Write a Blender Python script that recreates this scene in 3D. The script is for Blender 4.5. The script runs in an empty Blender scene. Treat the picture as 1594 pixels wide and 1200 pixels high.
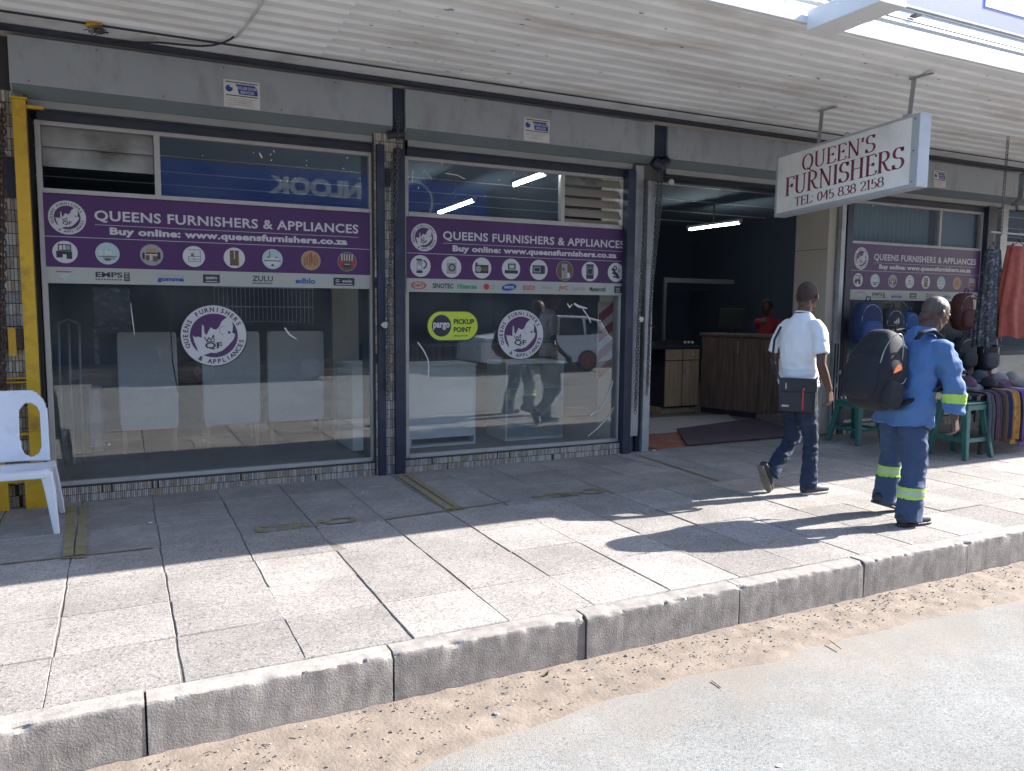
import bpy, bmesh, math, random
from mathutils import Vector, Matrix, noise
random.seed(7)
PI = math.pi
scene = bpy.context.scene
COL = scene.collection

# ---------------------------------------------------------------- camera
cam = bpy.data.cameras.new('camera'); cam_ob = bpy.data.objects.new('camera', cam); COL.objects.link(cam_ob)
YAW, PIT, ROL = .461895, -.098563, .008725
fw = Vector((math.sin(YAW)*math.cos(PIT), math.cos(YAW)*math.cos(PIT), math.sin(PIT)))
rt = Vector((math.cos(YAW), -math.sin(YAW), 0)); up = rt.cross(fw)
rt, up = rt*math.cos(ROL)+up*math.sin(ROL), -rt*math.sin(ROL)+up*math.cos(ROL)
M = Matrix((rt, up, -fw)).transposed().to_4x4(); M.translation = Vector((0, 0, 1.55))
cam_ob.matrix_world = M
cam.sensor_width = 36; cam.lens = 36*1223.37/1594; cam.clip_end = 500; cam.clip_start = .05
scene.camera = cam_ob

# ---------------------------------------------------------------- sky, sun, exposure
SUN = Vector((1.536, -.157, 1.0)).normalized()
w = bpy.data.worlds.new('World'); scene.world = w; w.use_nodes = True
nt = w.node_tree; bg = nt.nodes['Background']
sky = nt.nodes.new('ShaderNodeTexSky'); sky.sky_type = 'NISHITA'; sky.sun_disc = False
sky.sun_elevation = math.asin(SUN.z); sky.sun_rotation = math.atan2(SUN.x, SUN.y)
sky.air_density = 1.0; sky.dust_density = 1.2; sky.ozone_density = 2.5
nt.links.new(sky.outputs[0], bg.inputs[0]); bg.inputs[1].default_value = .14
sl = bpy.data.lights.new('sun', 'SUN'); so = bpy.data.objects.new('sun', sl); COL.objects.link(so)
sl.energy = 4.6; sl.angle = math.radians(.5); sl.color = (1, .955, .893)
so.rotation_euler = SUN.to_track_quat('Z', 'Y').to_euler(); so.location = (20, -5, 18)
vs = scene.view_settings
vs.view_transform = 'Standard'; vs.look = 'None'; vs.gamma = 1; vs.exposure = 1.82; vs.use_curve_mapping = False
scene.render.engine = 'CYCLES'
cy = scene.cycles
cy.max_bounces = 8; cy.transparent_max_bounces = 16; cy.glossy_bounces = 4; cy.diffuse_bounces = 4

# ---------------------------------------------------------------- materials
def mat(name, col, rough=.7, var=.0, vs_=3., bump=0., bs=40., metal=0., spec=.5, stain=None, stain_amt=0., ss=1.2, obj_var=0., sheen=0., streak=None):
    """procedural material: base colour, tonal variation, blotchy stain colour, fine relief"""
    m = bpy.data.materials.new(name); m.use_nodes = True; n = m.node_tree.nodes; L = m.node_tree.links
    b = n['Principled BSDF']
    b.inputs['Roughness'].default_value = rough; b.inputs['Metallic'].default_value = metal
    b.inputs['Specular IOR Level'].default_value = spec
    geo = n.new('ShaderNodeNewGeometry'); vec = geo.outputs['Position']
    cur = n.new('ShaderNodeRGB'); cur.outputs[0].default_value = (*col, 1); out = cur.outputs[0]
    def noise_(scale, det=4, v=vec):
        t = n.new('ShaderNodeTexNoise'); t.inputs['Scale'].default_value = scale; t.inputs['Detail'].default_value = det
        t.inputs['Roughness'].default_value = .6; L.new(v, t.inputs['Vector']); return t.outputs['Fac']
    def ramp(fac, a, c):
        r = n.new('ShaderNodeMapRange'); r.inputs[1].default_value = a; r.inputs[2].default_value = c; L.new(fac, r.inputs[0]); return r.outputs[0]
    if var:
        f = ramp(noise_(vs_, 6), .3, .7)
        r = n.new('ShaderNodeMapRange'); r.inputs[3].default_value = 1-var; r.inputs[4].default_value = 1+var*.7; L.new(f, r.inputs[0])
        h = n.new('ShaderNodeHueSaturation'); L.new(out, h.inputs['Color']); L.new(r.outputs[0], h.inputs['Value']); out = h.outputs[0]
    if obj_var:
        oi = n.new('ShaderNodeObjectInfo'); r = n.new('ShaderNodeMapRange'); r.inputs[3].default_value = 1-obj_var; r.inputs[4].default_value = 1+obj_var
        L.new(oi.outputs['Random'], r.inputs[0])
        h = n.new('ShaderNodeHueSaturation'); L.new(out, h.inputs['Color']); L.new(r.outputs[0], h.inputs['Value']); out = h.outputs[0]
    if stain:
        v = vec
        if streak:
            mp = n.new('ShaderNodeMapping'); mp.inputs['Scale'].default_value = streak; L.new(vec, mp.inputs[0]); v = mp.outputs[0]
        f = ramp(noise_(ss, 8, v), .5, .72)
        mm = n.new('ShaderNodeMath'); mm.operation = 'MULTIPLY'; mm.inputs[1].default_value = stain_amt; L.new(f, mm.inputs[0])
        x = n.new('ShaderNodeMix'); x.data_type = 'RGBA'; L.new(mm.outputs[0], x.inputs[0]); L.new(out, x.inputs[6]); x.inputs[7].default_value = (*stain, 1); out = x.outputs[2]
    L.new(out, b.inputs['Base Color'])
    if bump:
        bp = n.new('ShaderNodeBump'); bp.inputs['Strength'].default_value = bump; bp.inputs['Distance'].default_value = .01
        L.new(noise_(bs, 4), bp.inputs['Height']); L.new(bp.outputs[0], b.inputs['Normal'])
    if sheen: b.inputs['Sheen Weight'].default_value = sheen
    m['_out'] = 0
    return m

def aggregate(name, base, dark, light, scale, rough=.9, patch=None, patch_amt=.5, patch_scale=.7, bump=.5, obj_var=0., contrast=1., spots=0.):
    """stony speckle: voronoi chips of dark and light on a base"""
    m = bpy.data.materials.new(name); m.use_nodes = True; n = m.node_tree.nodes; L = m.node_tree.links
    b = n['Principled BSDF']; b.inputs['Roughness'].default_value = rough; b.inputs['Specular IOR Level'].default_value = .3
    geo = n.new('ShaderNodeNewGeometry'); vec = geo.outputs['Position']
    vo = n.new('ShaderNodeTexVoronoi'); vo.inputs['Scale'].default_value = scale; L.new(vec, vo.inputs['Vector'])
    sep = n.new('ShaderNodeSeparateColor'); L.new(vo.outputs['Color'], sep.inputs[0])
    cr = n.new('ShaderNodeValToRGB'); e = cr.color_ramp.elements
    e[0].position = 0; e[0].color = (*dark, 1); e[1].position = 1; e[1].color = (*light, 1)
    k = e.new(.3*contrast); k.color = (*base, 1); k = e.new(.75); k.color = (*base, 1)
    L.new(sep.outputs[0], cr.inputs[0]); out = cr.outputs[0]
    no = n.new('ShaderNodeTexNoise'); no.inputs['Scale'].default_value = patch_scale; no.inputs['Detail'].default_value = 8; no.inputs['Roughness'].default_value = .65; L.new(vec, no.inputs['Vector'])
    r = n.new('ShaderNodeMapRange'); r.inputs[1].default_value = .35; r.inputs[2].default_value = .68; r.inputs[3].default_value = .78; r.inputs[4].default_value = 1.15; L.new(no.outputs['Fac'], r.inputs[0])
    h = n.new('ShaderNodeHueSaturation'); L.new(out, h.inputs['Color']); L.new(r.outputs[0], h.inputs['Value']); out = h.outputs[0]
    if obj_var:
        oi = n.new('ShaderNodeObjectInfo'); r = n.new('ShaderNodeMapRange'); r.inputs[3].default_value = 1-obj_var; r.inputs[4].default_value = 1+obj_var
        L.new(oi.outputs['Random'], r.inputs[0])
        h = n.new('ShaderNodeHueSaturation'); L.new(out, h.inputs['Color']); L.new(r.outputs[0], h.inputs['Value']); out = h.outputs[0]
    if patch:
        n2 = n.new('ShaderNodeTexNoise'); n2.inputs['Scale'].default_value = patch_scale*2.3; n2.inputs['Detail'].default_value = 9; n2.inputs['Roughness'].default_value = .7; L.new(vec, n2.inputs['Vector'])
        r = n.new('ShaderNodeMapRange'); r.inputs[1].default_value = .48; r.inputs[2].default_value = .7; r.inputs[4].default_value = patch_amt; L.new(n2.outputs['Fac'], r.inputs[0])
        x = n.new('ShaderNodeMix'); x.data_type = 'RGBA'; L.new(r.outputs[0], x.inputs[0]); L.new(out, x.inputs[6]); x.inputs[7].default_value = (*patch, 1); out = x.outputs[2]
    # small dark gum marks and pits
    v2 = n.new('ShaderNodeTexVoronoi'); v2.inputs['Scale'].default_value = 5.5; L.new(vec, v2.inputs['Vector'])
    s2 = n.new('ShaderNodeSeparateColor'); L.new(v2.outputs['Color'], s2.inputs[0])
    th = n.new('ShaderNodeMath'); th.operation = 'MULTIPLY'; th.inputs[1].default_value = .085; L.new(s2.outputs[1], th.inputs[0])
    lt = n.new('ShaderNodeMath'); lt.operation = 'LESS_THAN'; L.new(v2.outputs['Distance'], lt.inputs[0]); L.new(th.outputs[0], lt.inputs[1])
    ms = n.new('ShaderNodeMath'); ms.operation = 'MULTIPLY'; ms.inputs[1].default_value = spots; L.new(lt.outputs[0], ms.inputs[0])
    xs_ = n.new('ShaderNodeMix'); xs_.data_type = 'RGBA'; L.new(ms.outputs[0], xs_.inputs[0]); L.new(out, xs_.inputs[6]); xs_.inputs[7].default_value = (*[c*.5 for c in base], 1); out = xs_.outputs[2]
    L.new(out, b.inputs['Base Color'])
    n3 = n.new('ShaderNodeTexNoise'); n3.inputs['Scale'].default_value = scale*1.2; n3.inputs['Detail'].default_value = 3; L.new(vec, n3.inputs['Vector'])
    bp = n.new('ShaderNodeBump'); bp.inputs['Strength'].default_value = bump; bp.inputs['Distance'].default_value = .006
    L.new(n3.outputs['Fac'], bp.inputs['Height']); L.new(bp.outputs[0], b.inputs['Normal'])
    return m

def glass_mat(name, f0=.05, tint=(.93, .96, .97), rough=0., dirt=.04):
    m = bpy.data.materials.new(name); m.use_nodes = True; n = m.node_tree.nodes; L = m.node_tree.links
    n.remove(n['Principled BSDF']); out = n['Material Output']
    tr = n.new('ShaderNodeBsdfTransparent'); tr.inputs[0].default_value = (*tint, 1)
    gl = n.new('ShaderNodeBsdfGlossy'); gl.inputs['Roughness'].default_value = rough
    lw = n.new('ShaderNodeNewGeometry')
    dp = n.new('ShaderNodeVectorMath'); dp.operation = 'DOT_PRODUCT'; L.new(lw.outputs['Normal'], dp.inputs[0]); L.new(lw.outputs['Incoming'], dp.inputs[1])
    ab = n.new('ShaderNodeMath'); ab.operation = 'ABSOLUTE'; L.new(dp.outputs['Value'], ab.inputs[0])
    su = n.new('ShaderNodeMath'); su.operation = 'SUBTRACT'; su.inputs[0].default_value = 1; L.new(ab.outputs[0], su.inputs[1])
    pw = n.new('ShaderNodeMath'); pw.operation = 'POWER'; pw.inputs[1].default_value = 5; L.new(su.outputs[0], pw.inputs[0])
    ma = n.new('ShaderNodeMath'); ma.operation = 'MULTIPLY_ADD'; ma.inputs[1].default_value = 1-f0; ma.inputs[2].default_value = f0; L.new(pw.outputs[0], ma.inputs[0])
    mx = n.new('ShaderNodeMixShader'); L.new(ma.outputs[0], mx.inputs[0]); L.new(tr.outputs[0], mx.inputs[1]); L.new(gl.outputs[0], mx.inputs[2])
    last = mx
    if dirt:
        no = n.new('ShaderNodeTexNoise'); no.inputs['Scale'].default_value = 2.5; no.inputs['Detail'].default_value = 9; L.new(lw.outputs['Position'], no.inputs['Vector'])
        r = n.new('ShaderNodeMapRange'); r.inputs[1].default_value = .35; r.inputs[2].default_value = .8; r.inputs[3].default_value = dirt*.4; r.inputs[4].default_value = dirt*2; L.new(no.outputs['Fac'], r.inputs[0])
        df = n.new('ShaderNodeBsdfDiffuse'); df.inputs[0].default_value = (.5, .5, .48, 1)
        m2 = n.new('ShaderNodeMixShader'); L.new(r.outputs[0], m2.inputs[0]); L.new(mx.outputs[0], m2.inputs[1]); L.new(df.outputs[0], m2.inputs[2]); last = m2
    L.new(last.outputs[0], out.inputs[0])
    return m

def emit(name, col, s):
    m = bpy.data.materials.new(name); m.use_nodes = True; n = m.node_tree.nodes
    b = n['Principled BSDF']; b.inputs['Base Color'].default_value = (.9, .9, .9, 1)
    b.inputs['Emission Color'].default_value = (*col, 1); b.inputs['Emission Strength'].default_value = s
    return m

def wood(name, a, c, scale=6., stretch=(1, 1, .08), rough=.6, checks=0.):
    m = bpy.data.materials.new(name); m.use_nodes = True; n = m.node_tree.nodes; L = m.node_tree.links
    b = n['Principled BSDF']; b.inputs['Roughness'].default_value = rough
    g = n.new('ShaderNodeNewGeometry'); mp = n.new('ShaderNodeMapping'); mp.inputs['Scale'].default_value = stretch; L.new(g.outputs['Position'], mp.inputs[0])
    t = n.new('ShaderNodeTexNoise'); t.inputs['Scale'].default_value = scale*5; t.inputs['Detail'].default_value = 6; L.new(mp.outputs[0], t.inputs['Vector'])
    cr = n.new('ShaderNodeValToRGB'); e = cr.color_ramp.elements; e[0].position = .3; e[0].color = (*a, 1); e[1].position = .7; e[1].color = (*c, 1)
    L.new(t.outputs['Fac'], cr.inputs[0]); L.new(cr.outputs[0], b.inputs['Base Color'])
    return m

# ---------------------------------------------------------------- mesh collector
class G:
    def __init__(s): s.v = []; s.f = []; s.m = []; s.mats = []
    def mi(s, m):
        if m not in s.mats: s.mats.append(m)
        return s.mats.index(m)
    def add(s, vs, fs, m):
        o = len(s.v); k = s.mi(m); s.v += [tuple(v) for v in vs]; s.f += [tuple(i+o for i in f) for f in fs]; s.m += [k]*len(fs); return s
    def box(s, x0, x1, y0, y1, z0, z1, m):
        return s.add([(x0,y0,z0),(x1,y0,z0),(x1,y1,z0),(x0,y1,z0),(x0,y0,z1),(x1,y0,z1),(x1,y1,z1),(x0,y1,z1)],
            [(0,3,2,1),(4,5,6,7),(0,1,5,4),(1,2,6,5),(2,3,7,6),(3,0,4,7)], m)
    def obox(s, c, ax, ay, az, m):
        """box from centre and three half-axis vectors"""
        c, ax, ay, az = map(Vector, (c, ax, ay, az)); P = []
        for k in (-1, 1):
            for i, j in ((-1,-1),(1,-1),(1,1),(-1,1)): P.append(c+ax*i+ay*j+az*k)
        return s.add(P, [(0,3,2,1),(4,5,6,7),(0,1,5,4),(1,2,6,5),(2,3,7,6),(3,0,4,7)], m)
    def tube(s, pts, r, m, n=8, caps=True, flat=1., upv=None):
        pts = [Vector(p) for p in pts]; rs = r if isinstance(r, (list, tuple)) else [r]*len(pts); V = []; F = []
        u = None
        for i, p in enumerate(pts):
            t = (pts[min(i+1, len(pts)-1)]-pts[max(i-1, 0)]).normalized()
            if u is None: u = (Vector(upv) if upv else t.orthogonal()).normalized()
            u = (u-t*u.dot(t)).normalized(); w_ = t.cross(u)
            for k in range(n):
                a = 2*PI*k/n; V.append(p+u*math.cos(a)*rs[i]+w_*math.sin(a)*rs[i]*flat)
        for i in range(len(pts)-1):
            for k in range(n): F.append((i*n+k, i*n+(k+1)%n, (i+1)*n+(k+1)%n, (i+1)*n+k))
        if caps: F.append(tuple(range(n))[::-1]); F.append(tuple((len(pts)-1)*n+k for k in range(n)))
        return s.add(V, F, m)
    def prism(s, poly, fn, w0, w1, m):
        """poly: 2-D outline; fn(u, v, w) -> xyz"""
        n = len(poly); V = [fn(u, v, w0) for u, v in poly]+[fn(u, v, w1) for u, v in poly]
        F = [tuple(range(n))[::-1], tuple(range(n, 2*n))]+[(i, (i+1)%n, n+(i+1)%n, n+i) for i in range(n)]
        return s.add(V, F, m)
    def flat(s, poly, fn, m): return s.add([fn(u, v) for u, v in poly], [tuple(range(len(poly)))], m)
    def disk(s, c, rx, rz, fn, m, n=32): return s.flat([(c[0]+rx*math.cos(2*PI*k/n), c[1]+rz*math.sin(2*PI*k/n)) for k in range(n)], fn, m)
    def ring(s, c, r0, r1, fn, m, n=40, a0=0, a1=2*PI, asp=1.):
        V = []; F = []
        for k in range(n+1):
            a = a0+(a1-a0)*k/n
            for r in (r0, r1): V.append(fn(c[0]+r*math.cos(a), c[1]+r*math.sin(a)*asp))
        for k in range(n): F.append((2*k, 2*k+1, 2*k+3, 2*k+2))
        return s.add(V, F, m)
    def ell(s, c, r, m, n=12, k=8, rot=None):
        V = []; F = []; c = Vector(c)
        for i in range(k+1):
            t = PI*i/k
            for j in range(n):
                a = 2*PI*j/n; p = Vector((r[0]*math.sin(t)*math.cos(a), r[1]*math.sin(t)*math.sin(a), r[2]*math.cos(t)))
                if rot: p = rot@p
                V.append(c+p)
        for i in range(k):
            for j in range(n): F.append((i*n+j, (i+1)*n+j, (i+1)*n+(j+1)%n, i*n+(j+1)%n))
        return s.add(V, F, m)
    def lathe(s, c, prof, m, n=20, ax=(0,0,1)):
        ax = Vector(ax).normalized(); u = ax.orthogonal().normalized(); w_ = ax.cross(u); c = Vector(c); V = []; F = []
        for r, h in prof:
            for k in range(n):
                a = 2*PI*k/n; V.append(c+ax*h+u*r*math.cos(a)+w_*r*math.sin(a))
        for i in range(len(prof)-1):
            for k in range(n): F.append((i*n+k, i*n+(k+1)%n, (i+1)*n+(k+1)%n, (i+1)*n+k))
        F.append(tuple(range(n))[::-1]); F.append(tuple((len(prof)-1)*n+k for k in range(n)))
        return s.add(V, F, m)
    def mesh(s, name, off=(0,0,0)):
        me = bpy.data.meshes.new(name); o = Vector(off)
        me.from_pydata([Vector(v)-o for v in s.v], [], s.f)
        for m in s.mats: me.materials.append(m)
        me.polygons.foreach_set('material_index', s.m); me.update(); return me
    def build(s, name, parent=None, smooth=False, bevel=0., base=None):
        org = ORG.get(parent.name, Vector((0,0,0))) if parent else (Vector(base) if base else Vector((0,0,0)))
        me = s.mesh(name, org)
        o = bpy.data.objects.new(name, me); COL.objects.link(o)
        if parent: o.parent = parent
        else: o.location = org
        ORG[o.name] = org
        finish(o, smooth, bevel)
        return o
ORG = {}
def finish(o, smooth=False, bevel=0.):
    me = o.data
    if smooth: me.polygons.foreach_set('use_smooth', [True]*len(me.polygons))
    if bevel:
        b = o.modifiers.new('bevel', 'BEVEL'); b.width = bevel; b.segments = 2; b.limit_method = 'ANGLE'; b.angle_limit = math.radians(40)
def tag(o, label=None, cat=None, group=None, kind=None):
    if label: o['label'] = label
    if cat: o['category'] = cat
    if group: o['group'] = group
    if kind: o['kind'] = kind
    return o
def thing(name, label, cat, base, group=None):
    o = bpy.data.objects.new(name, None); COL.objects.link(o); o.location = base; o.empty_display_size = .1
    ORG[o.name] = Vector(base); return tag(o, label, cat, group)
def structure(o): o['kind'] = 'structure'; return o
def copy_tree(o, parent=None, loc=None, label=None):
    c = o.copy(); COL.objects.link(c)
    if parent: c.parent = parent
    if loc is not None: c.location = loc
    ORG[c.name] = Vector(c.location) if not parent else ORG[parent.name]
    if label: c['label'] = label
    for ch in [x for x in bpy.data.objects if x.parent == o and x != c]: copy_tree(ch, c)
    return c

# ---------------------------------------------------------------- lettering
_tc = {}
def text_geo(body, bold=0., space=1.):
    k = (body, bold, space)
    if k in _tc: return _tc[k]
    cu = bpy.data.curves.new('t', 'FONT'); cu.body = body; cu.offset = bold; cu.resolution_u = 3; cu.size = 1; cu.space_character = space
    ob = bpy.data.objects.new('t', cu); COL.objects.link(ob)
    dg = bpy.context.evaluated_depsgraph_get(); me = bpy.data.meshes.new_from_object(ob.evaluated_get(dg))
    V = [(v.co.x, v.co.y) for v in me.vertices]; F = [tuple(p.vertices) for p in me.polygons]
    bpy.data.objects.remove(ob); bpy.data.curves.remove(cu); bpy.data.meshes.remove(me)
    xs = [v[0] for v in V]; ys = [v[1] for v in V]
    r = (V, F, min(xs), max(xs), min(ys), max(ys)); _tc[k] = r; return r
def text(g, body, x0, x1, z0, z1, fn, m, bold=0., flip=False, space=1., slant=0.):
    """lettering fitted to the rectangle (x0..x1, z0..z1) of the surface fn(u, v)"""
    V, F, a, b, c, d = text_geo(body, bold, space); P = []
    for u, v in V:
        s_ = (u-a)/(b-a); t_ = (v-c)/(d-c)
        if flip: s_ = 1-s_; t_ = 1-t_
        P.append(fn(x0+s_*(x1-x0)+slant*t_, z0+t_*(z1-z0)))
    g.add(P, F, m)
def ring_text(g, body, c, r, h, a0, a1, fn, m, bold=0., inside=False, wf=1.):
    n = len(body)
    for i, ch in enumerate(body):
        if ch == ' ': continue
        a = a0+(a1-a0)*(i+.5)/n
        V, F, x0, x1, y0, y1 = text_geo(ch, bold); P = []
        sc = h/.72; wd = (x1-x0)*sc*wf
        for u, v in V:
            s_ = ((u-x0)/(x1-x0)-.5)*wd; t_ = (v-y0)/(y1-y0)*h
            if inside: rr = r-t_; x = c[0]+rr*math.cos(a)-s_*math.sin(a)*-1*-1; y = c[1]+rr*math.sin(a)+s_*math.cos(a)
            else: rr = r+t_; x = c[0]+rr*math.cos(a)+s_*math.sin(a); y = c[1]+rr*math.sin(a)-s_*math.cos(a)
            P.append(fn(x, y))
        g.add(P, F, m)

# serif lettering of the hanging sign, drawn with a broad pen
def arc(cx, cy, rx, ry, a0, a1, n=14): return [(cx+rx*math.cos(math.radians(a0+(a1-a0)*i/n)), cy+ry*math.sin(math.radians(a0+(a1-a0)*i/n))) for i in range(n+1)]
def sf(x, y, w_=.12): return [(x-w_, y), (x+w_, y)]
GL = {
 'Q': (.78, [arc(.37,.5,.3,.5,90,450,26), [(.34,.12),(.5,.0),(.66,-.17),(.8,-.14)]]),
 'U': (.74, [[(.14,1),(.14,.3)]+arc(.36,.28,.22,.28,180,360)+[(.58,.3),(.58,1)], sf(.14,1), sf(.58,1,.1)]),
 'E': (.62, [[(.16,0),(.16,1)], [(.04,1),(.52,1),(.55,.86)], [(.16,.52),(.42,.52)], [(.42,.6),(.42,.44)], [(.04,0),(.54,0),(.6,.17)]]),
 'N': (.78, [[(.14,0),(.14,1)], [(.12,1),(.62,0)], [(.62,0),(.62,1)], sf(.14,0,.1), sf(.62,1,.1), sf(.08,1,.06)]),
 "'": (.22, [[(.1,1),(.08,.74)]]),
 'S': (.6, [arc(.3,.75,.2,.25,30,235,14)+[(.32,.5)]+arc(.3,.26,.23,.26,70,-145,14), [(.48,1.0),(.48,.8)], [(.1,.22),(.1,0)]]),
 'F': (.58, [[(.16,0),(.16,1)], [(.04,1),(.52,1),(.55,.84)], [(.16,.52),(.42,.52)], [(.42,.62),(.42,.42)], sf(.16,0)]),
 'R': (.68, [[(.14,0),(.14,1)], [(.02,1),(.3,1)]+arc(.3,.76,.22,.24,90,-90)+[(.14,.52)], [(.28,.52),(.48,.08),(.66,0)], sf(.14,0)]),
 'I': (.3, [[(.15,0),(.15,1)], sf(.15,0), sf(.15,1)]),
 'H': (.76, [[(.15,0),(.15,1)], [(.6,0),(.6,1)], [(.15,.52),(.6,.52)], sf(.15,0), sf(.15,1), sf(.6,0), sf(.6,1)]),
 'T': (.64, [[(.31,0),(.31,1)], [(.04,.84),(.06,1),(.56,1),(.58,.84)], sf(.31,0)]),
 'L': (.58, [[(.16,0),(.16,1)], sf(.16,1), [(.04,0),(.5,0),(.55,.2)]]),
 ':': (.24, [[(.1,.1),(.1,.2)], [(.1,.6),(.1,.7)]]),
 '0': (.6, [arc(.3,.5,.22,.48,90,450,24)]),
 '4': (.6, [[(.42,0),(.42,1)], [(.42,1),(.05,.32),(.58,.32)], sf(.42,0,.1)]),
 '5': (.58, [[(.14,.95),(.48,.97)], [(.14,.97),(.12,.5)], [(.12,.5)]+arc(.26,.3,.24,.3,110,-140)]),
 '8': (.6, [arc(.3,.74,.19,.24,90,450,18), arc(.3,.26,.24,.27,90,450,18)]),
 '3': (.58, [arc(.26,.74,.2,.24,150,-80), arc(.26,.26,.24,.27,90,-150)]),
 '2': (.58, [arc(.28,.72,.21,.26,170,-30)+[(.08,.02)], [(.08,.03),(.52,.03),(.54,.16)]]),
 '1': (.42, [[(.22,0),(.22,1)], [(.22,1),(.06,.84)], sf(.22,0,.14)]),
 ' ': (.36, [])}
def serif(g, body, x0, x1, z0, z1, fn, m, thick=.14, thin=.045):
    tot = sum(GL[c][0] for c in body); k = (x1-x0)/tot; H = z1-z0; x = x0
    for ch in body:
        wd, st = GL[ch]
        for ln in st:
            V = []; n = len(ln)
            for i, (u, v) in enumerate(ln):
                a = ln[max(i-1,0)]; b = ln[min(i+1,n-1)]; d = Vector(((b[0]-a[0]), (b[1]-a[1]))); d.normalize()
                hw = (thin+(thick-thin)*abs(d.y)**1.5)/2
                if ch == 'N' and ln[0][0] == ln[-1][0]: hw = thin*.8
                if ch == 'U' and u > .5: hw = thin*.8
                for q in (-1, 1): V.append(fn(x+(u-d.y*q*hw)*k, z0+(v+d.x*q*hw*.9)*H))
            g.add(V, [(2*i, 2*i+1, 2*i+3, 2*i+2) for i in range(n-1)], m)
        x += wd*k
# ================================================================ materials in use
m_slab = aggregate('pavement_concrete', (.285,.264,.247), (.14,.125,.115), (.39,.365,.345), 120, patch=(.20,.18,.165), patch_amt=.5, patch_scale=1.3, obj_var=.17, bump=.5, spots=.55)
m_slab2 = aggregate('pavement_smooth_concrete', (.25,.235,.222), (.20,.187,.177), (.29,.273,.258), 60, rough=.8, patch=(.165,.152,.142), patch_amt=.6, patch_scale=1.6, obj_var=.12, bump=.25, spots=.7)
m_joint = mat('joint_dirt', (.17,.15,.13), .95, .3, 20, .5, 80)
m_kerb = mat('kerb_concrete', (.29,.265,.243), .92, .3, 12, .35, 110, stain=(.12,.105,.095), stain_amt=.6, ss=5, obj_var=.10, streak=(3,3,.6))
m_road = aggregate('road_chippings', (.225,.226,.218), (.13,.13,.125), (.285,.287,.278), 150, spots=.3, patch=(.165,.158,.146), patch_amt=.6, patch_scale=.9, bump=.6)
def dusty(m):
    # dust trodden out from the gutter over the edge of the road
    n = m.node_tree.nodes; L = m.node_tree.links; b = n['Principled BSDF']; src = b.inputs['Base Color'].links[0].from_socket
    g_ = n.new('ShaderNodeNewGeometry'); sp = n.new('ShaderNodeSeparateXYZ'); L.new(g_.outputs['Position'], sp.inputs[0])
    t = n.new('ShaderNodeTexNoise'); t.inputs['Scale'].default_value = 2.2; t.inputs['Detail'].default_value = 9; t.inputs['Roughness'].default_value = .7; L.new(g_.outputs['Position'], t.inputs['Vector'])
    a = n.new('ShaderNodeMath'); a.operation = 'MULTIPLY_ADD'; L.new(t.outputs['Fac'], a.inputs[0]); a.inputs[1].default_value = 1.5; L.new(sp.outputs['Y'], a.inputs[2])
    r = n.new('ShaderNodeMapRange'); r.inputs[1].default_value = 3.15; r.inputs[2].default_value = 3.8; r.inputs[4].default_value = .7; L.new(a.outputs[0], r.inputs[0])
    x = n.new('ShaderNodeMix'); x.data_type = 'RGBA'; L.new(r.outputs[0], x.inputs[0]); L.new(src, x.inputs[6]); x.inputs[7].default_value = (.225,.19,.155,1); L.new(x.outputs[2], b.inputs['Base Color'])
dusty(m_road)
m_dirt = mat('gutter_dirt', (.205,.166,.133), .95, .28, 9, .5, 60, stain=(.13,.10,.08), stain_amt=.5, ss=6)
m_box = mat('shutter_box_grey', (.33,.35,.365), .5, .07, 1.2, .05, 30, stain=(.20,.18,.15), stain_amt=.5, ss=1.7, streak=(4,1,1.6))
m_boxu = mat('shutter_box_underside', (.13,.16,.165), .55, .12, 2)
m_slat = mat('shutter_slat', (.30,.30,.29), .45, .1, 3)
m_navy = mat('navy_paint', (.021,.027,.052), .5, .25, 5, .2, 40, stain=(.06,.06,.07), stain_amt=.5, ss=5)
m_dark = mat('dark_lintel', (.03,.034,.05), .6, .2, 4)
m_alu = mat('anodised_frame', (.42,.40,.38), .45, .12, 6, .05, 60, stain=(.2,.17,.15), stain_amt=.5, ss=6)
m_yel = mat('yellow_paint', (.56,.34,.02), .45, .14, 4, .1, 30, stain=(.13,.07,.03), stain_amt=.55, ss=7)
m_rust = mat('rusty_iron', (.06,.035,.028), .75, .3, 30, .3, 90)
m_steel = mat('galvanised_steel', (.36,.37,.38), .45, .15, 6, .1, 50, .4, stain=(.16,.14,.12), stain_amt=.5, ss=5)
m_chain = mat('chain_steel', (.13,.13,.13), .45, .2, 20, 0, 1, .7)
m_tile = mat('mosaic_tile', (.50,.43,.35), .45, .3, 60, 0, stain=(.2,.17,.14), stain_amt=.5, ss=5)
m_grout = mat('dark_grout', (.05,.045,.04), .9, .2, 20)
m_soff = mat('soffit_paint', (.78,.78,.77), .6, .09, 1.3, .05, 40, stain=(.42,.36,.30), stain_amt=.6, ss=1.6, streak=(.5,1.6,1))
m_band = mat('beam_paint', (.62,.625,.62), .6, .1, 2, .1, 30, stain=(.28,.22,.18), stain_amt=.5, ss=3)
m_white = mat('white_paint', (.74,.75,.76), .5, .06, 4, .05, 30)
m_hoard = mat('lilac_hoarding', (.22,.25,.52), .5, .06, 1.5)
m_col = mat('column_render', (.42,.37,.31), .8, .08, 2, .15, 40, stain=(.28,.24,.2), stain_amt=.4, ss=2)
m_glass = glass_mat('window_glass', .105, dirt=.035)
m_frost = glass_mat('frosted_louvre', .05, (.55,.5,.4), .2, dirt=.5)
m_tint = glass_mat('car_window_glass', .06, (.1,.12,.13), dirt=0)
m_purple = mat('banner_purple', (.078,.028,.102), .35, .1, 1.2)
m_print = mat('print_white', (.52,.51,.50), .4, .05, 3)
m_pdark = mat('print_dark', (.03,.03,.045), .4)
m_pgrey = mat('print_grey', (.28,.28,.28), .4)
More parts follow.
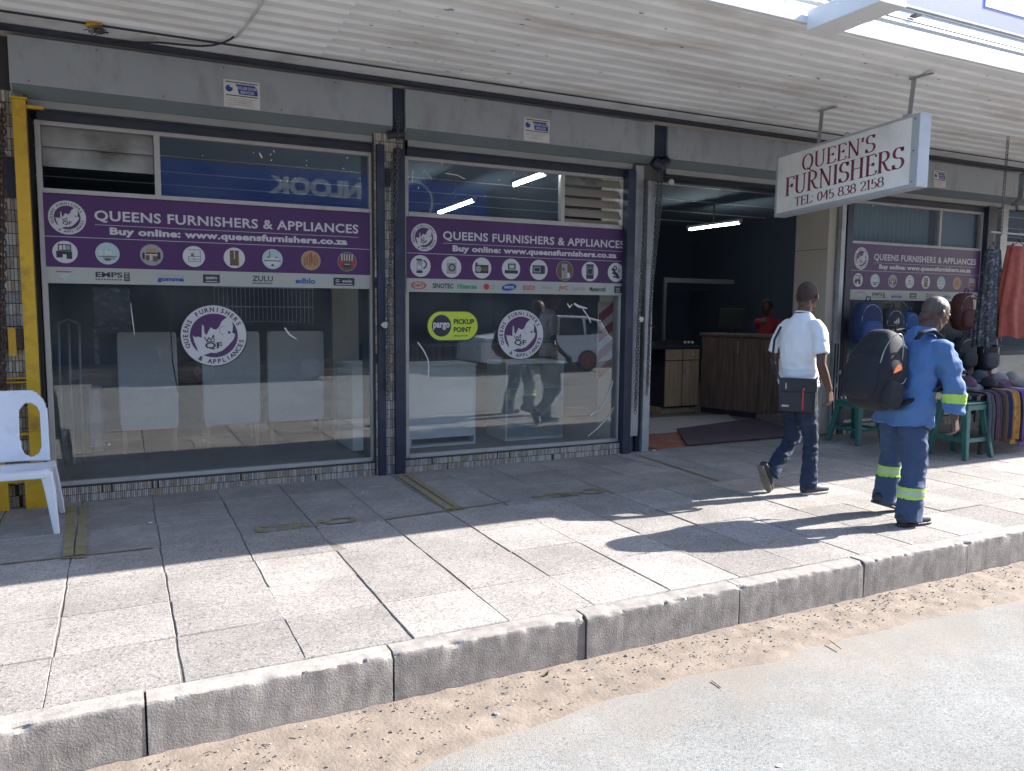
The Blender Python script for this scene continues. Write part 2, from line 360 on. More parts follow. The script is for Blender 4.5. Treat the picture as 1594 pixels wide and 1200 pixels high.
m_pbrown = mat('print_brown', (.13,.075,.045), .4)
m_pgold = mat('print_gold', (.38,.22,.09), .4)
m_pteal = mat('print_teal', (.36,.46,.46), .4)
m_pred = mat('print_red', (.42,.03,.03), .4)
m_pgreen = mat('print_green', (.02,.22,.10), .4)
m_pblue = mat('print_blue', (.015,.06,.28), .4)
m_strip = mat('banner_strip', (.36,.37,.33), .45, .05, 2)
m_lime = mat('lime_print', (.48,.60,.045), .4, .04, 3)
m_maroon = mat('maroon_print', (.20,.035,.06), .5, .1, 8)
m_signf = mat('sign_face', (.80,.81,.80), .45, .06, 2, 0, 1, stain=(.42,.4,.38), stain_amt=.35, ss=3)
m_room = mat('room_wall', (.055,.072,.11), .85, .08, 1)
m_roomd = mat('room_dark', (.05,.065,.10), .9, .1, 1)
m_rfloor = mat('room_floor', (.16,.14,.13), .6, .15, 2)
m_ceil = mat('room_ceiling', (.24,.31,.38), .8, .06, 1)
m_tube = emit('tube_light', (.9,1,1), 14)
m_black = mat('black_rubber', (.015,.015,.017), .5)
m_yline = mat('worn_yellow_line', (.23,.185,.085), .8, .3, 14, .3, 60, stain=(.2,.19,.17), stain_amt=1., ss=9)
m_lead = mat('grime', (.09,.085,.08), .9)

# ================================================================ ground
def sheet(name, x0, x1, y0, y1, z, m, nx=1, ny=1, fz=None):
    g = G(); V = []; F = []
    for j in range(ny+1):
        for i in range(nx+1):
            x = x0+(x1-x0)*i/nx; y = y0+(y1-y0)*j/ny; V.append((x, y, z+(fz(x, y) if fz else 0)))
    for j in range(ny):
        for i in range(nx): a = j*(nx+1)+i; F.append((a, a+1, a+nx+2, a+nx+1))
    g.add(V, F, m); return structure(g.build(name))
RZ = -.245
sheet('ground', -70, 90, -70, 70, RZ-.03, m_dirt)
sheet('road', -60, 80, -6.2, 3.27, RZ, m_road)
def nz(x, y, z=0, s=1.): return noise.noise(Vector((x*s, y*s, z*s)))
def dirt_edge(x): return 2.86+.07*nz(x,0,3,.9)+.05*nz(x,0,9,3.5)-.30*max(0, (1.9-x))*(.6 if x < 1.9 else 0)*.8
g = G(); V = []; F = []; nx = 420; ny = 16
for i in range(nx+1):
    x = -2.2+ (i/nx)*16; e = max(dirt_edge(x), 1.9)
    for j in range(ny+1):
        t = j/ny; y = e+(3.262-e)*t
        z = RZ+.001+.024*t**.7+(.007*nz(x,y,0,7)+.005*nz(x,y,4,25)+.004*nz(x,y,4,60))*min(1, 3*t)
        if j == 0: z = RZ-.004
        V.append((x, y+.012*nz(x,y,8,14)*(1-t), z))
for i in range(nx):
    for j in range(ny): a = i*(ny+1)+j; F.append((a, a+ny+1, a+ny+2, a+1))
g.add(V, F, m_dirt); structure(g.build('dirt_verge', smooth=True))

# pavement: sub-base plus single slabs
pav = G(); pav.box(-30, 60, 3.37, 7.3, RZ-.02, -.0075, m_joint); pav = structure(pav.build('pavement'))
def slab_mesh(wx, wy, seed, m_):
    rnd = random.Random(seed); g = G(); n = 5; top = []; t = .005
    def out(u, v):  # rounded, slightly ragged outline
        return u+rnd.uniform(-.0025,.0025), v+rnd.uniform(-.0016,.0016)
    hx, hy = wx/2-.0026, wy/2-.0018; P = []
    for i in range(n): P.append(out(-hx+2*hx*i/n, -hy))
    for i in range(n): P.append(out(hx, -hy+2*hy*i/n))
    for i in range(n): P.append(out(hx-2*hx*i/n, hy))
    for i in range(n): P.append(out(-hx, hy-2*hy*i/n))
    N = len(P); V = [(x, y, -.05) for x, y in P]+[(x, y, -t) for x, y in P]+[(x*.985, y*.985, 0) for x, y in P]
    F = [(k, (k+1)%N, N+(k+1)%N, N+k) for k in range(N)]+[(N+k, N+(k+1)%N, 2*N+(k+1)%N, 2*N+k) for k in range(N)]+[tuple(range(2*N, 3*N))]
    g.add(V, F, m_); return g.mesh('paving_slab')
rows = [3.385, 3.88, 4.38, 4.88, 5.44, 6.0, 6.51, 6.975]
cache = {}
k = 0; far = G()
for c in range(-5, 34):
    x0 = -.32+.5*c; off = 0.
    for r in range(len(rows)-1):
        wy = rows[r+1]-rows[r]
        if c < 28:
            key = (r, (c*7+r*3) % 4)
            if key not in cache: cache[key] = slab_mesh(.5, wy, key[0]*31+key[1]*7+3, m_slab2 if r >= 4 else m_slab)
            o = bpy.data.objects.new('paving_slab', cache[key]); COL.objects.link(o); o.parent = pav
            if k % 2: o.rotation_euler = (random.gauss(0,.003), random.gauss(0,.003), PI)
            else: o.rotation_euler = (random.gauss(0,.003), random.gauss(0,.003), random.gauss(0,.004))
            o.location = (x0+.25+random.gauss(0,.0022), (rows[r]+rows[r+1])/2+random.gauss(0,.0015), -.0008+random.gauss(0,.0018)); k += 1
        else:
            far.box(x0+.005, x0+.495, rows[r]+.005, rows[r+1]-.005, -.03, 0, m_slab)
far.box(-30, -2.83, 3.39, 6.97, -.03, 0, m_slab)
tag(far.build('distant_slabs', pav), kind='stuff')

# kerb stones, 1 m long
kerb = structure(G().box(-30, 60, 3.33, 3.37, RZ-.02, -.03, m_joint).build('kerb'))
def kerb_mesh(seed, L=1.01):
    rnd = random.Random(seed); g = G(); nl, prof = 60, []
    pr = [(.0,-.30),(.0,-.12),(.0,-.03),(.0,-.014),(.001,-.006),(.005,-.0012),(.012,0),(.03,.001),(.112,0),(.118,-.03)]
    V = []; F = []; hl = L/2-.0045
    for i in range(nl+1):
        u = -hl+2*hl*i/nl; end = max(0, 1-min(i, nl-i)/2.)
        for j, (y, z) in enumerate(pr):
            n_ = nz(u*9+seed*7, z*20, y*30); n2 = nz(u*30+seed*3, z*40+y*30, 5)
            edge = 1 if j in (4,5,6) else .25
            chip = (max(0, nz(u*7+seed*13, 0, 2)-.18)*.045+max(0, nz(u*26+seed*5, 0, 7)-.12)*.022+.012*max(0,end-.2)*(seed%2))*(.5,1,1,.6)[j-3] if j in (3,4,5,6) else 0
            V.append((u, y+.004*n_*edge+.0015*n2+chip+(.004*end*edge), z+(.002*n2*edge-.004*abs(n_)*(j in (4,5,6)))-chip*.8-(.005*end*(j in (4,5,6)))))
    m_ = len(pr)
    for i in range(nl):
        for j in range(m_-1): a = i*m_+j; F.append((a, a+m_, a+m_+1, a+1))
    F.append(tuple(range(m_))); F.append(tuple(nl*m_+j for j in range(m_))[::-1])
    g.add(V, F, m_kerb); return g.mesh('kerb_stone')
kms = [kerb_mesh(s) for s in range(7)]
for q in kms:
    q.polygons.foreach_set('use_smooth', [True]*len(q.polygons)); q.set_sharp_from_angle(angle=math.radians(33))
for i in range(-4, 32):
    o = bpy.data.objects.new('kerb_stone', kms[i % 7]); COL.objects.link(o); o.parent = kerb
    o.location = (.04+.5+i*1.01, 3.262+random.gauss(0,.003), random.gauss(0,.002)); o.rotation_euler = (random.gauss(0,.004), random.gauss(0,.002), random.gauss(0,.003))

# worn yellow bay lines and bay numbers on the slabs
P0 = lambda u, v: (u, v, .0065)
def yline(g, a, b, wd, seed):
    a, b = Vector(a), Vector(b); d = (b-a).normalized(); nrm = Vector((-d.y, d.x)); n = int((b-a).length/.04); V = []
    for i in range(n+1):
        p = a+(b-a)*i/n
        for s_ in (-1, 1): q = p+nrm*s_*(wd/2+.008*nz(i*.7, s_*5, seed)); V.append((q.x, q.y, .0065))
    g.add(V, [(2*i, 2*i+1, 2*i+3, 2*i+2) for i in range(n)], m_yline)
for q, (a_, b_, w__) in enumerate((((-.385,6.8),(-.34,5.38),.06),((-.30,6.78),(-.272,5.36),.06),((-.9,5.44),(.14,5.4),.022),((2.25,6.86),(2.215,5.46),.055),((2.335,6.86),(2.30,5.46),.055),((1.68,5.44),(2.75,5.54),.02),((4.88,6.75),(4.82,5.44),.03))):
    g = G(); yline(g, a_, b_, w__, q+1); structure(g.build('yellow_bay_line'))
g = G(); text(g, 'CVII53', .78, 1.50, 5.46, 5.62, P0, m_yline, .03, True); structure(g.build('painted_bay_number'))
g = G(); text(g, 'CVII54', 2.98, 3.66, 5.50, 5.66, P0, m_yline, .02, True); structure(g.build('painted_bay_number'))

# ================================================================ canopy
can = thing('canopy', 'long white corrugated canopy over the pavement with peeling paint', 'canopy', (2,7,3.5))
def corr(x0, x1, y0, y1, z0, z1, pitch, h, name, dz=0, nxs=1):
    g = G(); pts = []; y = y0; 
    while y < y1:
        for du, dh in ((0,0),(.16,0),(.34,h),(.68,h),(.86,0)):
            yy = y+du*pitch
            if yy < y1: pts.append((yy, dh))
        y += pitch
    V = []; F = []
    for i in range(nxs+1):
        x = x0+(x1-x0)*i/nxs
        for yy, dh in pts: V.append((x, yy, z0+(z1-z0)*(yy-y0)/(y1-y0)-dh+dz+.004*nz(x,yy,1,.8)))
    n = len(pts)
    for i in range(nxs):
        for j in range(n-1): F.append((i*n+j, i*n+j+1, (i+1)*n+j+1, (i+1)*n+j))
    g.add(V, F, m_soff); return g.build(name, can)
corr(-8, 1.52, 4.47, 6.60, 3.68, 3.57, .165, .020, 'soffit_sheet', -.006, 24)
corr(1.5, 12, 4.47, 6.60, 3.685, 3.57, .165, .014, 'soffit_sheet', 0, 30)
corr(12, 45, 4.47, 6.60, 3.68, 3.57, .165, .014, 'soffit_sheet', .004, 20)
G().box(-8, 45, 6.58, 6.90, 3.525, 3.60, m_band).build('wall_beam', can)
G().box(-8, 45, 6.78, 6.885, 3.50, 3.522, m_dark).build('gap_shade_strip', can)  # solid dark strip, painted-in shade of the gap above the shutter housings
G().box(-8, 45, 4.50, 7.0, 3.75, 3.82, m_steel).build('roof_deck', can)
G().box(-8, 45, 4.43, 4.466, 3.655, 3.70, m_white).build('fascia', can)
G().prism([(4.43,3.701),(4.55,3.86),(4.545,3.875),(4.53,3.875),(4.64,4.04),(4.70,4.04),(4.70,3.99),(4.46,3.701)], lambda u, v, q: (q, u, v), -8, 45, m_white).build('gutter_slope', can)
g = G(); g.box(-8, 45, 4.60, 4.64, 4.045, 4.065, m_steel); g.build('top_angle', can)
g = G(); g.tube([(x*.8-4, 4.50+.004*nz(x,0,1,.3), 3.885+.012*nz(x,0,0,.5)) for x in range(60)], .008, m_steel, 6); g.build('conduit', can)
g = G(); g.box(4.60, 4.86, 3.80, 4.43, 3.60, 3.74, m_white); g.build('bracket_beam', can, bevel=.004)
for x in (3.1, 5.9, 8.8): G().box(x, x+.07, 4.52, 4.58, 3.955, 3.97, m_lead).build('clip', can)
hb = thing('hoarding', 'lilac advertising hoarding with white letters mounted above the canopy edge', 'sign', (8,4.4,4.1))
G().box(5.1, 13, 4.66, 4.685, 4.10, 5.3, m_hoard).build('panel', hb)
g = G(); f_ = lambda u, v: (u, 4.656, v)
text(g, 'ELI', 6.98, 8.9, 4.25, 5.1, f_, m_white, .05); g.build('lettering', hb)
text(g := G(), 'ELI', 6.35, 6.6, 4.07, 4.12, f_, m_white, .05) if False else None

rf = random.Random(11); g = G()
for i in range(110):
    cx_ = rf.choice((1.9, 2.6, 3.4, 5.6, 6.8))+rf.gauss(0, .55); cy_ = rf.uniform(4.6, 6.5); z = 3.685-.115*(cy_-4.47)/2.13-.0165; L_ = rf.uniform(.006,.035)
    P = [(cx_+L_*math.cos(a)*rf.uniform(.5,1), cy_+L_*.28*math.sin(a)*rf.uniform(.5,1), z) for a in (0,.9,1.9,2.8,3.7,4.6,5.5)]
    g.add(P, [tuple(range(7))], rf.choice((m_lead, m_rust, m_lead)))
tag(g.build('peeled_paint', can), kind='stuff')
# cables and bracket under the canopy
g = G(); g.tube([(.02,6.80,3.497),(.2,6.70,3.497),(.34,6.62,3.495),(.45,6.58,3.488),(.54,6.56,3.487),(.62,6.545,3.49),(.70,6.53,3.503),(.77,6.50,3.523),(.82,6.46,3.545),(.85,6.42,3.562)], .008, m_black, 7)
tag(g.build('cable', smooth=True), 'black electric cable sagging below the canopy beam near the first roller door sticker', 'cable')
g = G(); g.tube([(.85,6.42,3.552),(.89,6.2,3.562),(.95,5.6,3.588),(1.0,5.1,3.614),(1.05,4.5,3.644)], .009, m_band, 8); g.build('painted_conduit', can, smooth=True)
G().box(-8, 45, 6.571, 6.578, 3.532, 3.545, m_dark).build('sheet_shade_line', can)  # thin dark bar: shade between soffit sheets and beam put in as colour
nest = thing('nest_bracket', 'yellow bracket on the canopy beam carrying a scrap of grey nest material', 'bracket', (-.1,6.58,3.5))
G().obox((-.09,6.55,3.535), (.05,0,.012), (0,.02,0), (0,0,.012), m_yel).build('bracket', nest)
g = G()
for i in range(60):
    c = Vector((-.07+random.gauss(0,.035), 6.56+random.gauss(0,.012), 3.495+random.gauss(0,.012))); d = Vector((random.uniform(-1,1), random.uniform(-.6,.6), random.uniform(-.5,.5)))*.022
    g.tube([c-d, c+d], .0035, m_lead, 4)
tag(g.build('nest', nest), kind='stuff')

# ================================================================ shop building
bld = thing('shop_building', 'single row shop front with roller shutters, mosaic plinths and display windows', 'building', (3,7,0))
g = G(); g.box(-8, 45, 6.93, 7.4, 3.48, 6.5, m_col); g.build('upper_wall', bld)
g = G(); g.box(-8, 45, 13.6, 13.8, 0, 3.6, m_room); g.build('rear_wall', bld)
g = G(); g.box(-8, 45, 7.35, 13.6, -.06, .0, m_rfloor); g.box(5.3, 7.3, 6.98, 7.35, -.05, .001, m_rfloor); g.build('shop_floor', bld)
g = G(); g.box(-8, 45, 7.4, 13.6, 3.3, 3.4, m_ceil)
for i in range(5): g.box(-8, 45, 7.9+i*1.2, 7.92+i*1.2, 3.288, 3.299, m_white)
g.build('ceiling', bld)
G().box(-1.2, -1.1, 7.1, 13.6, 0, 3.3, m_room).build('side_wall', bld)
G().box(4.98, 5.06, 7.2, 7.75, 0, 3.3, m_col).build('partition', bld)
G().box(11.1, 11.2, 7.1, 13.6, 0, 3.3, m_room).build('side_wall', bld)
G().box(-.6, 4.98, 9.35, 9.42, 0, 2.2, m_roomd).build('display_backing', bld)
# raised display floors, plinths
for nm, x0, x1 in (('a',-.56,2.07),('b',2.33,4.80),('c',8.1,10.8)):
    G().box(x0, x1, 7.02, 9.3, 0, .10, m_rfloor).build('display_floor', bld)
    G().box(x0, x1, 6.955, 7.02, -.03, .125, m_grout).build('plinth', bld)
def tiles(x0, x1, z0, z1, y, name, tw=.0225, th=.085):
    g = G(); nx = int((x1-x0)/tw); nzr = max(1, round((z1-z0)/th)); hh = (z1-z0)/nzr
    for j in range(nzr):
        for i in range(nx):
            if nz(i*.35, j*2, x0, .5) > .52 or random.random() < .012: continue
            d = random.uniform(0,.002); x = x0+i*tw
            V = [(x+.002,y-.004-d,z0+j*hh+.003),(x+tw-.002,y-.004-d,z0+j*hh+.003),(x+tw-.002,y-.004-d,z0+(j+1)*hh-.003),(x+.002,y-.004-d,z0+(j+1)*hh-.003)]
            W = [(a, y+.002, c) for a, b, c in V]
            g.add(V+W, [(0,1,2,3),(0,4,5,1),(1,5,6,2),(2,6,7,3),(3,7,4,0)], random.choice(m_tiles))
    return tag(g.build(name, bld), kind='stuff')
m_tiles = [m_tile, mat('mosaic_tile_pale', (.54,.51,.46), .4, .2, 50), mat('mosaic_tile_brown', (.36,.28,.20), .45, .3, 50), mat('mosaic_tile_grey', (.30,.30,.29), .45, .3, 50)]
for x0, x1 in ((-.56,2.07),(2.34,4.76),(8.1,10.8)): tiles(x0, x1, -.005, .118, 6.955, 'mosaic_tiles', .0135, .06)
# pillars between the bays
for x0, x1 in ((-.84,-.56),(2.06,2.36)):
    G().box(x0, x1, 6.955, 7.35, 0, 3.48, m_grout).build('pillar', bld); tiles(x0+.01, x1-.01, 0, 3.1, 6.955, 'mosaic_tiles')
G().box(4.80, 5.06, 7.03, 7.2, 0, 3.48, m_steel).build('pillar', bld)
g = G(); g.box(7.80, 7.925, 7.01, 7.54, 0, 3.48, m_col); g.build('column', bld, bevel=.006)
for z in (.62,1.42,2.30): G().box(7.796, 7.80, 7.02, 7.535, z, z+.006, m_lead).build('column_joint', bld)
G().box(7.93, 8.04, 7.0, 7.3, 0, 3.48, m_steel).build('door_jamb', bld)
for x0, x1 in ((-.6,4.9),(8.0,10.9),(5.2,7.3)): G().box(x0, x1, 7.07, 7.30, 2.97, 3.48, m_dark).build('lintel', bld)

# roller shutters: housing, underside, bottom rail, guides
def shutter(x0, x1, label, yoff=0., guides=((0,0),)):
    t = thing('roller_shutter', label, 'roller shutter', ((x0+x1)/2, 6.9, 3.2), 'roller shutters over the shop front')
    y0 = 6.885+yoff
    pf = [(y0,3.145),(y0,3.482),(7.05,3.482),(7.05,3.06),(y0+.09,3.06)]
    G().prism(pf, lambda u, v, w_: (w_, u, v), x0, x1, m_box).build('housing', t, bevel=.004)
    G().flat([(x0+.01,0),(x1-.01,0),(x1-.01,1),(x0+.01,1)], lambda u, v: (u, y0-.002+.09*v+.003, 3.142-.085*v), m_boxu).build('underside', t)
    g = G(); g.box(x0+.05, x1-.04, y0+.085, y0+.115, 3.0, 3.058, m_slat); g.box(x0+.05, x1-.04, y0+.078, y0+.12, 2.985, 2.999, m_dark)
    g.build('bottom_rail', t, bevel=.003)
    for i in range(int((x1-x0)/.45)):
        x = x0+.12+i*.45; G().ell((x, y0-.001, 3.17+(.28 if i % 2 else 0)), (.006,.004,.006), m_lead, 8, 4).build('rivet', t)
    return t
s1 = shutter(-.655, 2.225, 'grey roller shutter housing above the left display window, widest of the row')
s2 = shutter(2.345, 5.065, 'grey roller shutter housing above the window with the lime sticker')
s3 = shutter(5.27, 8.05, 'recessed grey roller shutter housing above the open doorway', .04)
s4 = shutter(8.12, 11.30, 'grey roller shutter housing partly hidden behind the hanging sign')
s5 = shutter(11.42, 14.4, 'roller shutter housing at the far right above the clothes stall')
for nm, x0, x1 in (('e',-4.2,-.86),):
    shutter(x0, x1, 'grey roller shutter housing left of the yellow frame')
def guide(x0, x1, m, t, z1=3.05, y0=6.905, y1=6.955, z0=0.):
    return G().box(x0, x1, y0, y1, z0, z1, m).build('guide_rail', t, bevel=.003)
guide(2.085, 2.155, m_navy, s1, 2.98); guide(2.245, 2.335, m_navy, s2, 2.96); guide(4.765, 4.865, m_navy, s2, 2.98, 6.905, 7.02)
G().box(2.235, 2.335, 6.915, 6.95, 3.05, 3.48, m_navy).build('gap_plate', bld)
g = G(); g.box(5.075, 5.26, 6.95, 7.0, 3.02, 3.48, m_navy); g.build('gap_plate', bld)
g = G(); g.tube([(5.09,6.92,3.10),(5.17,6.91,3.05),(5.25,6.92,3.12)], .06, m_navy, 14); g.build('shutter_motor', s3, smooth=True)
guide(4.875, 4.975, m_steel, s3, 3.04, 6.93, 7.03, .18); guide(5.035, 5.125, m_steel, s3, 2.9, 6.93, 7.0)
guide(4.985, 5.025, m_dark, s3, 3.0, 6.98, 7.03); g = G(); g.box(4.86, 5.2, 6.94, 7.02, 2.9, 3.06, m_lead); g.build('end_bracket', s3, bevel=.01)
guide(7.93, 8.0, m_steel, s3, 3.0, 6.93, 6.99); guide(8.03, 8.13, m_navy, s4, 3.0, 6.93, 7.0); guide(10.76, 10.95, m_navy, s4, 3.0, 6.93, 7.0)
guide(11.05, 11.2, m_steel, s4, 3.0, 6.93, 7.0)
for x in (2.20, 2.29): G().box(x-.03, x+.012, 6.93, 6.957, 2.62 if x<2.25 else 1.62, 2.78 if x<2.25 else 1.80, m_dark).build('hole_cover', bld)
G().box(-.735, -.66, 6.93, 6.957, 2.33, 2.62, m_dark).build('hole_cover', bld)
g = G(); g.tube([(2.18,6.90,3.06),(2.25,6.885,3.07),(2.33,6.90,3.09)], .03, m_dark, 8); g.build('shutter_hook', s1)

# ---- windows
def window(x0, x1, label, mull, louv, zt=2.92, tr=2.40, zb=.125):
    t = thing('shop_window', label, 'window', ((x0+x1)/2, 7.03, zb))
    g = G(); fw_ = .038; y0, y1 = 7.0, 7.06
    g.box(x0, x0+fw_, y0, y1, zb, zt, m_alu); g.box(x1-fw_, x1, y0, y1, zb, zt, m_alu)
    g.box(x0+fw_, x1-fw_, y0, y1, zt-.03, zt, m_alu); g.box(x0+fw_, x1-fw_, y0-.012, y1, zb, zb+.03, m_alu)
    g.box(x0+fw_, x1-fw_, y0-.004, y1, tr-.02, tr+.022, m_alu)
    if mull: g.box(mull-.022, mull+.022, y0-.002, y1, tr+.022, zt-.03, m_alu)
    g.build('frame', t, bevel=.003)
    G().box(x0+.02, x1-.02, 6.985, 7.06, zt, 3.0, m_dark).build('head_rail', t)
    G().box(x0+fw_+.001, x1-fw_-.001, 7.022, 7.030, zb+.031, tr-.021, m_glass).build('pane', t)
    a, b = louv if louv else (x0+fw_, x0+fw_)
    if mull:
        for u, v in ((x0+fw_, mull-.022), (mull+.022, x1-fw_)):
            if louv and abs(u-a) < .1: continue
            G().box(u+.001, v-.001, 7.022, 7.030, tr+.023, zt-.031, m_glass).build('pane', t)
    return t
w1 = window(-.525, 2.08, 'large display window with round shop sticker and high-backed chairs behind the glass', .31, (-.487, .288))
w2 = window(2.37, 4.80, 'display window carrying the lime pickup sticker, white cabinets behind the glass', 4.04, (4.062, 4.76))
w3 = window(8.13, 10.76, 'shop window behind the hanging backpacks, right of the doorway', 9.86, None)
for z0, z1, tilt in ((2.735,2.885,.01),(2.585,2.735,.02)):
    G().obox((-.10,7.035,(z0+z1)/2), (.383,0,0), (0,.003,0), (0,tilt,(z1-z0)/2), m_frost).build('louvre', w1)
m_slv = mat('brown_louvre', (.30,.25,.21), .5, .1, 3); 
for i in range(5): G().obox((4.411,7.04,2.84-i*.105), (.345,0,0), (0,.003,.002), (0,.028,.042), m_slv if i else m_frost).build('louvre', w2)
# curtain behind the right window's fanlight
g = G(); V = []; n = 90
for i in range(n+1):
    x = 8.2+1.62*i/n; y = 7.16+.014*math.sin(i*1.3)
    V += [(x, y, 2.42), (x, y, 2.95)]
g.add(V, [(2*i, 2*i+1, 2*i+3, 2*i+2) for i in range(n)], mat('curtain', (.22,.29,.30), .8, .05, 3)); tag(g.build('curtain', smooth=True), 'pale grey-green pleated curtain behind the fanlight over the bags', 'curtain')
g = G(); g.box(9.9, 10.7, 7.1, 7.11, 2.43, 2.9, mat('fan_panel', (.25,.29,.32), .7, .05, 2)); g.build('blind_panel', w3)

# residue of tape on the glass
m_tape = mat('tape_residue', (.62,.63,.62), .7)
def streak(t, pts, wd=.006):
    V = []; n = len(pts)
    for i, (x, z) in enumerate(pts):
        a = pts[max(i-1,0)]; b = pts[min(i+1,n-1)]; d = Vector((b[0]-a[0], b[1]-a[1])).normalized(); q = wd*(.5+.5*math.sin(PI*(i+.5)/n))*random.uniform(.6,1.1)
        V += [(x-d.y*q, 7.0195, z+d.x*q), (x+d.y*q, 7.0195, z-d.x*q)]
    G().add(V, [(2*i, 2*i+1, 2*i+3, 2*i+2) for i in range(n-1)], m_tape).build('tape_residue', t)
streak(w2, [(4.28,1.58),(4.33,1.52),(4.38,1.46),(4.41,1.40)], .008); streak(w2, [(4.20,1.60),(4.26,1.57),(4.36,1.55)], .012); streak(w2, [(4.12,1.60),(4.15,1.56),(4.18,1.59)], .01)
streak(w2, [(4.70,.78),(4.66,.66),(4.60,.56),(4.54,.48)], .009); streak(w2, [(4.72,.50),(4.66,.40),(4.52,.28),(4.40,.20)], .007); streak(w2, [(4.42,.42),(4.5,.47)], .012)
streak(w2, [(2.50,1.22),(2.56,1.14),(2.60,1.06),(2.61,.98),(2.60,.88)], .008); streak(w2, [(3.98,1.22),(3.99,1.18)], .008); streak(w2, [(2.46,2.80),(2.45,2.70)], .005); streak(w2, [(2.60,2.74),(2.62,2.77),(2.64,2.73)], .005); streak(w2, [(2.78,2.80),(2.9,2.79),(2.98,2.76)], .006)
streak(w1, [(1.28,1.36),(1.32,1.30),(1.38,1.26)], .007); streak(w1, [(.08,1.56),(.09,1.42),(.10,1.30)], .003); streak(w1, [(1.10,2.83),(1.12,2.79)], .01); streak(w1, [(-.12,.42),(-.11,.44)], .012)
for i in range(26):
    x = random.uniform(.5,2.0) if i % 2 else random.uniform(2.5,3.9); z = random.uniform(2.62,2.88); streak(w1 if i % 2 else w2, [(x,z),(x+random.uniform(-.02,.02),z+random.uniform(-.02,.02))], .005)
# ================================================================ banners and stickers on the glass
SA = [(-.80,.02),(-.72,-.06),(-.58,-.04),(-.47,-.10),(-.44,.45),(-.38,.40),(-.36,.10),(-.28,.02),(-.22,.16),(-.12,.34),(-.02,.26),(.08,.24),(.20,.36),(.30,.58),(.48,.74),(.66,.72),(.72,.40),(.70,.14),(.80,.04),(.74,-.16),(.52,-.42),(.30,-.62),(.05,-.72),(-.15,-.70),(-.35,-.78),(-.52,-.80),(-.62,-.66),(-.66,-.48),(-.74,-.26)]
def roundel(t, cx, cz, rx, rz, y, small=False, bg_=None, nm=''):
    f0 = lambda dy: (lambda u, v: (cx+rx*u, y-dy, cz+rz*v))
    g = G(); g.disk((0,0), 1.02, 1.02, f0(0), m_pdark if not small else m_print, 48); g.build('backing', t)
    g = G(); g.ring((0,0), .72, .985, f0(.0012), m_print, 56); g.flat([(.93*.86*p, .93*.86*q) for p, q in SA], f0(.0018), m_print); g.build('emblem', t)
    g = G(); g.disk((0,0), .735, .735, f0(.0008), m_purple, 48); g.build('field', t)
    g = G()
    ring_text(g, 'QUEENS FURNISHERS', (0,0), .775, .15, math.radians(208), math.radians(22), f0(.0022), m_pdark, .03, wf=.95)
    ring_text(g, '& APPLIANCES', (0,0), .925, .15, math.radians(236), math.radians(352), f0(.0022), m_pdark, .03, inside=True, wf=.95)
    text(g, 'QF', -.28, .24, -.46, -.22, f0(.0026), m_pdark, .03)
    for a, b in (((-.30,-.04),(-.22,-.18)),((-.22,-.18),(-.16,-.06)),((-.16,-.06),(-.10,-.16)),((-.10,-.16),(-.02,.02)),((-.02,.02),(.0,-.16)),((-.24,-.2),(.02,-.2))):
        d = Vector((b[0]-a[0], b[1]-a[1])).normalized()*.016; g.flat([(a[0]-d.y,a[1]+d.x),(b[0]-d.y,b[1]+d.x),(b[0]+d.y,b[1]-d.x),(a[0]+d.y,a[1]-d.x)], f0(.0026), m_pdark)
    g.ring((.30,.16), .13, .155, f0(.0026), m_pgrey, 14, 1.2, 4.6); g.disk((.46,.10), .045, .045, f0(.0026), m_pdark, 10); g.disk((.60,.12), .05, .05, f0(.0026), m_pdark, 10)
    g.build('lettering', t)

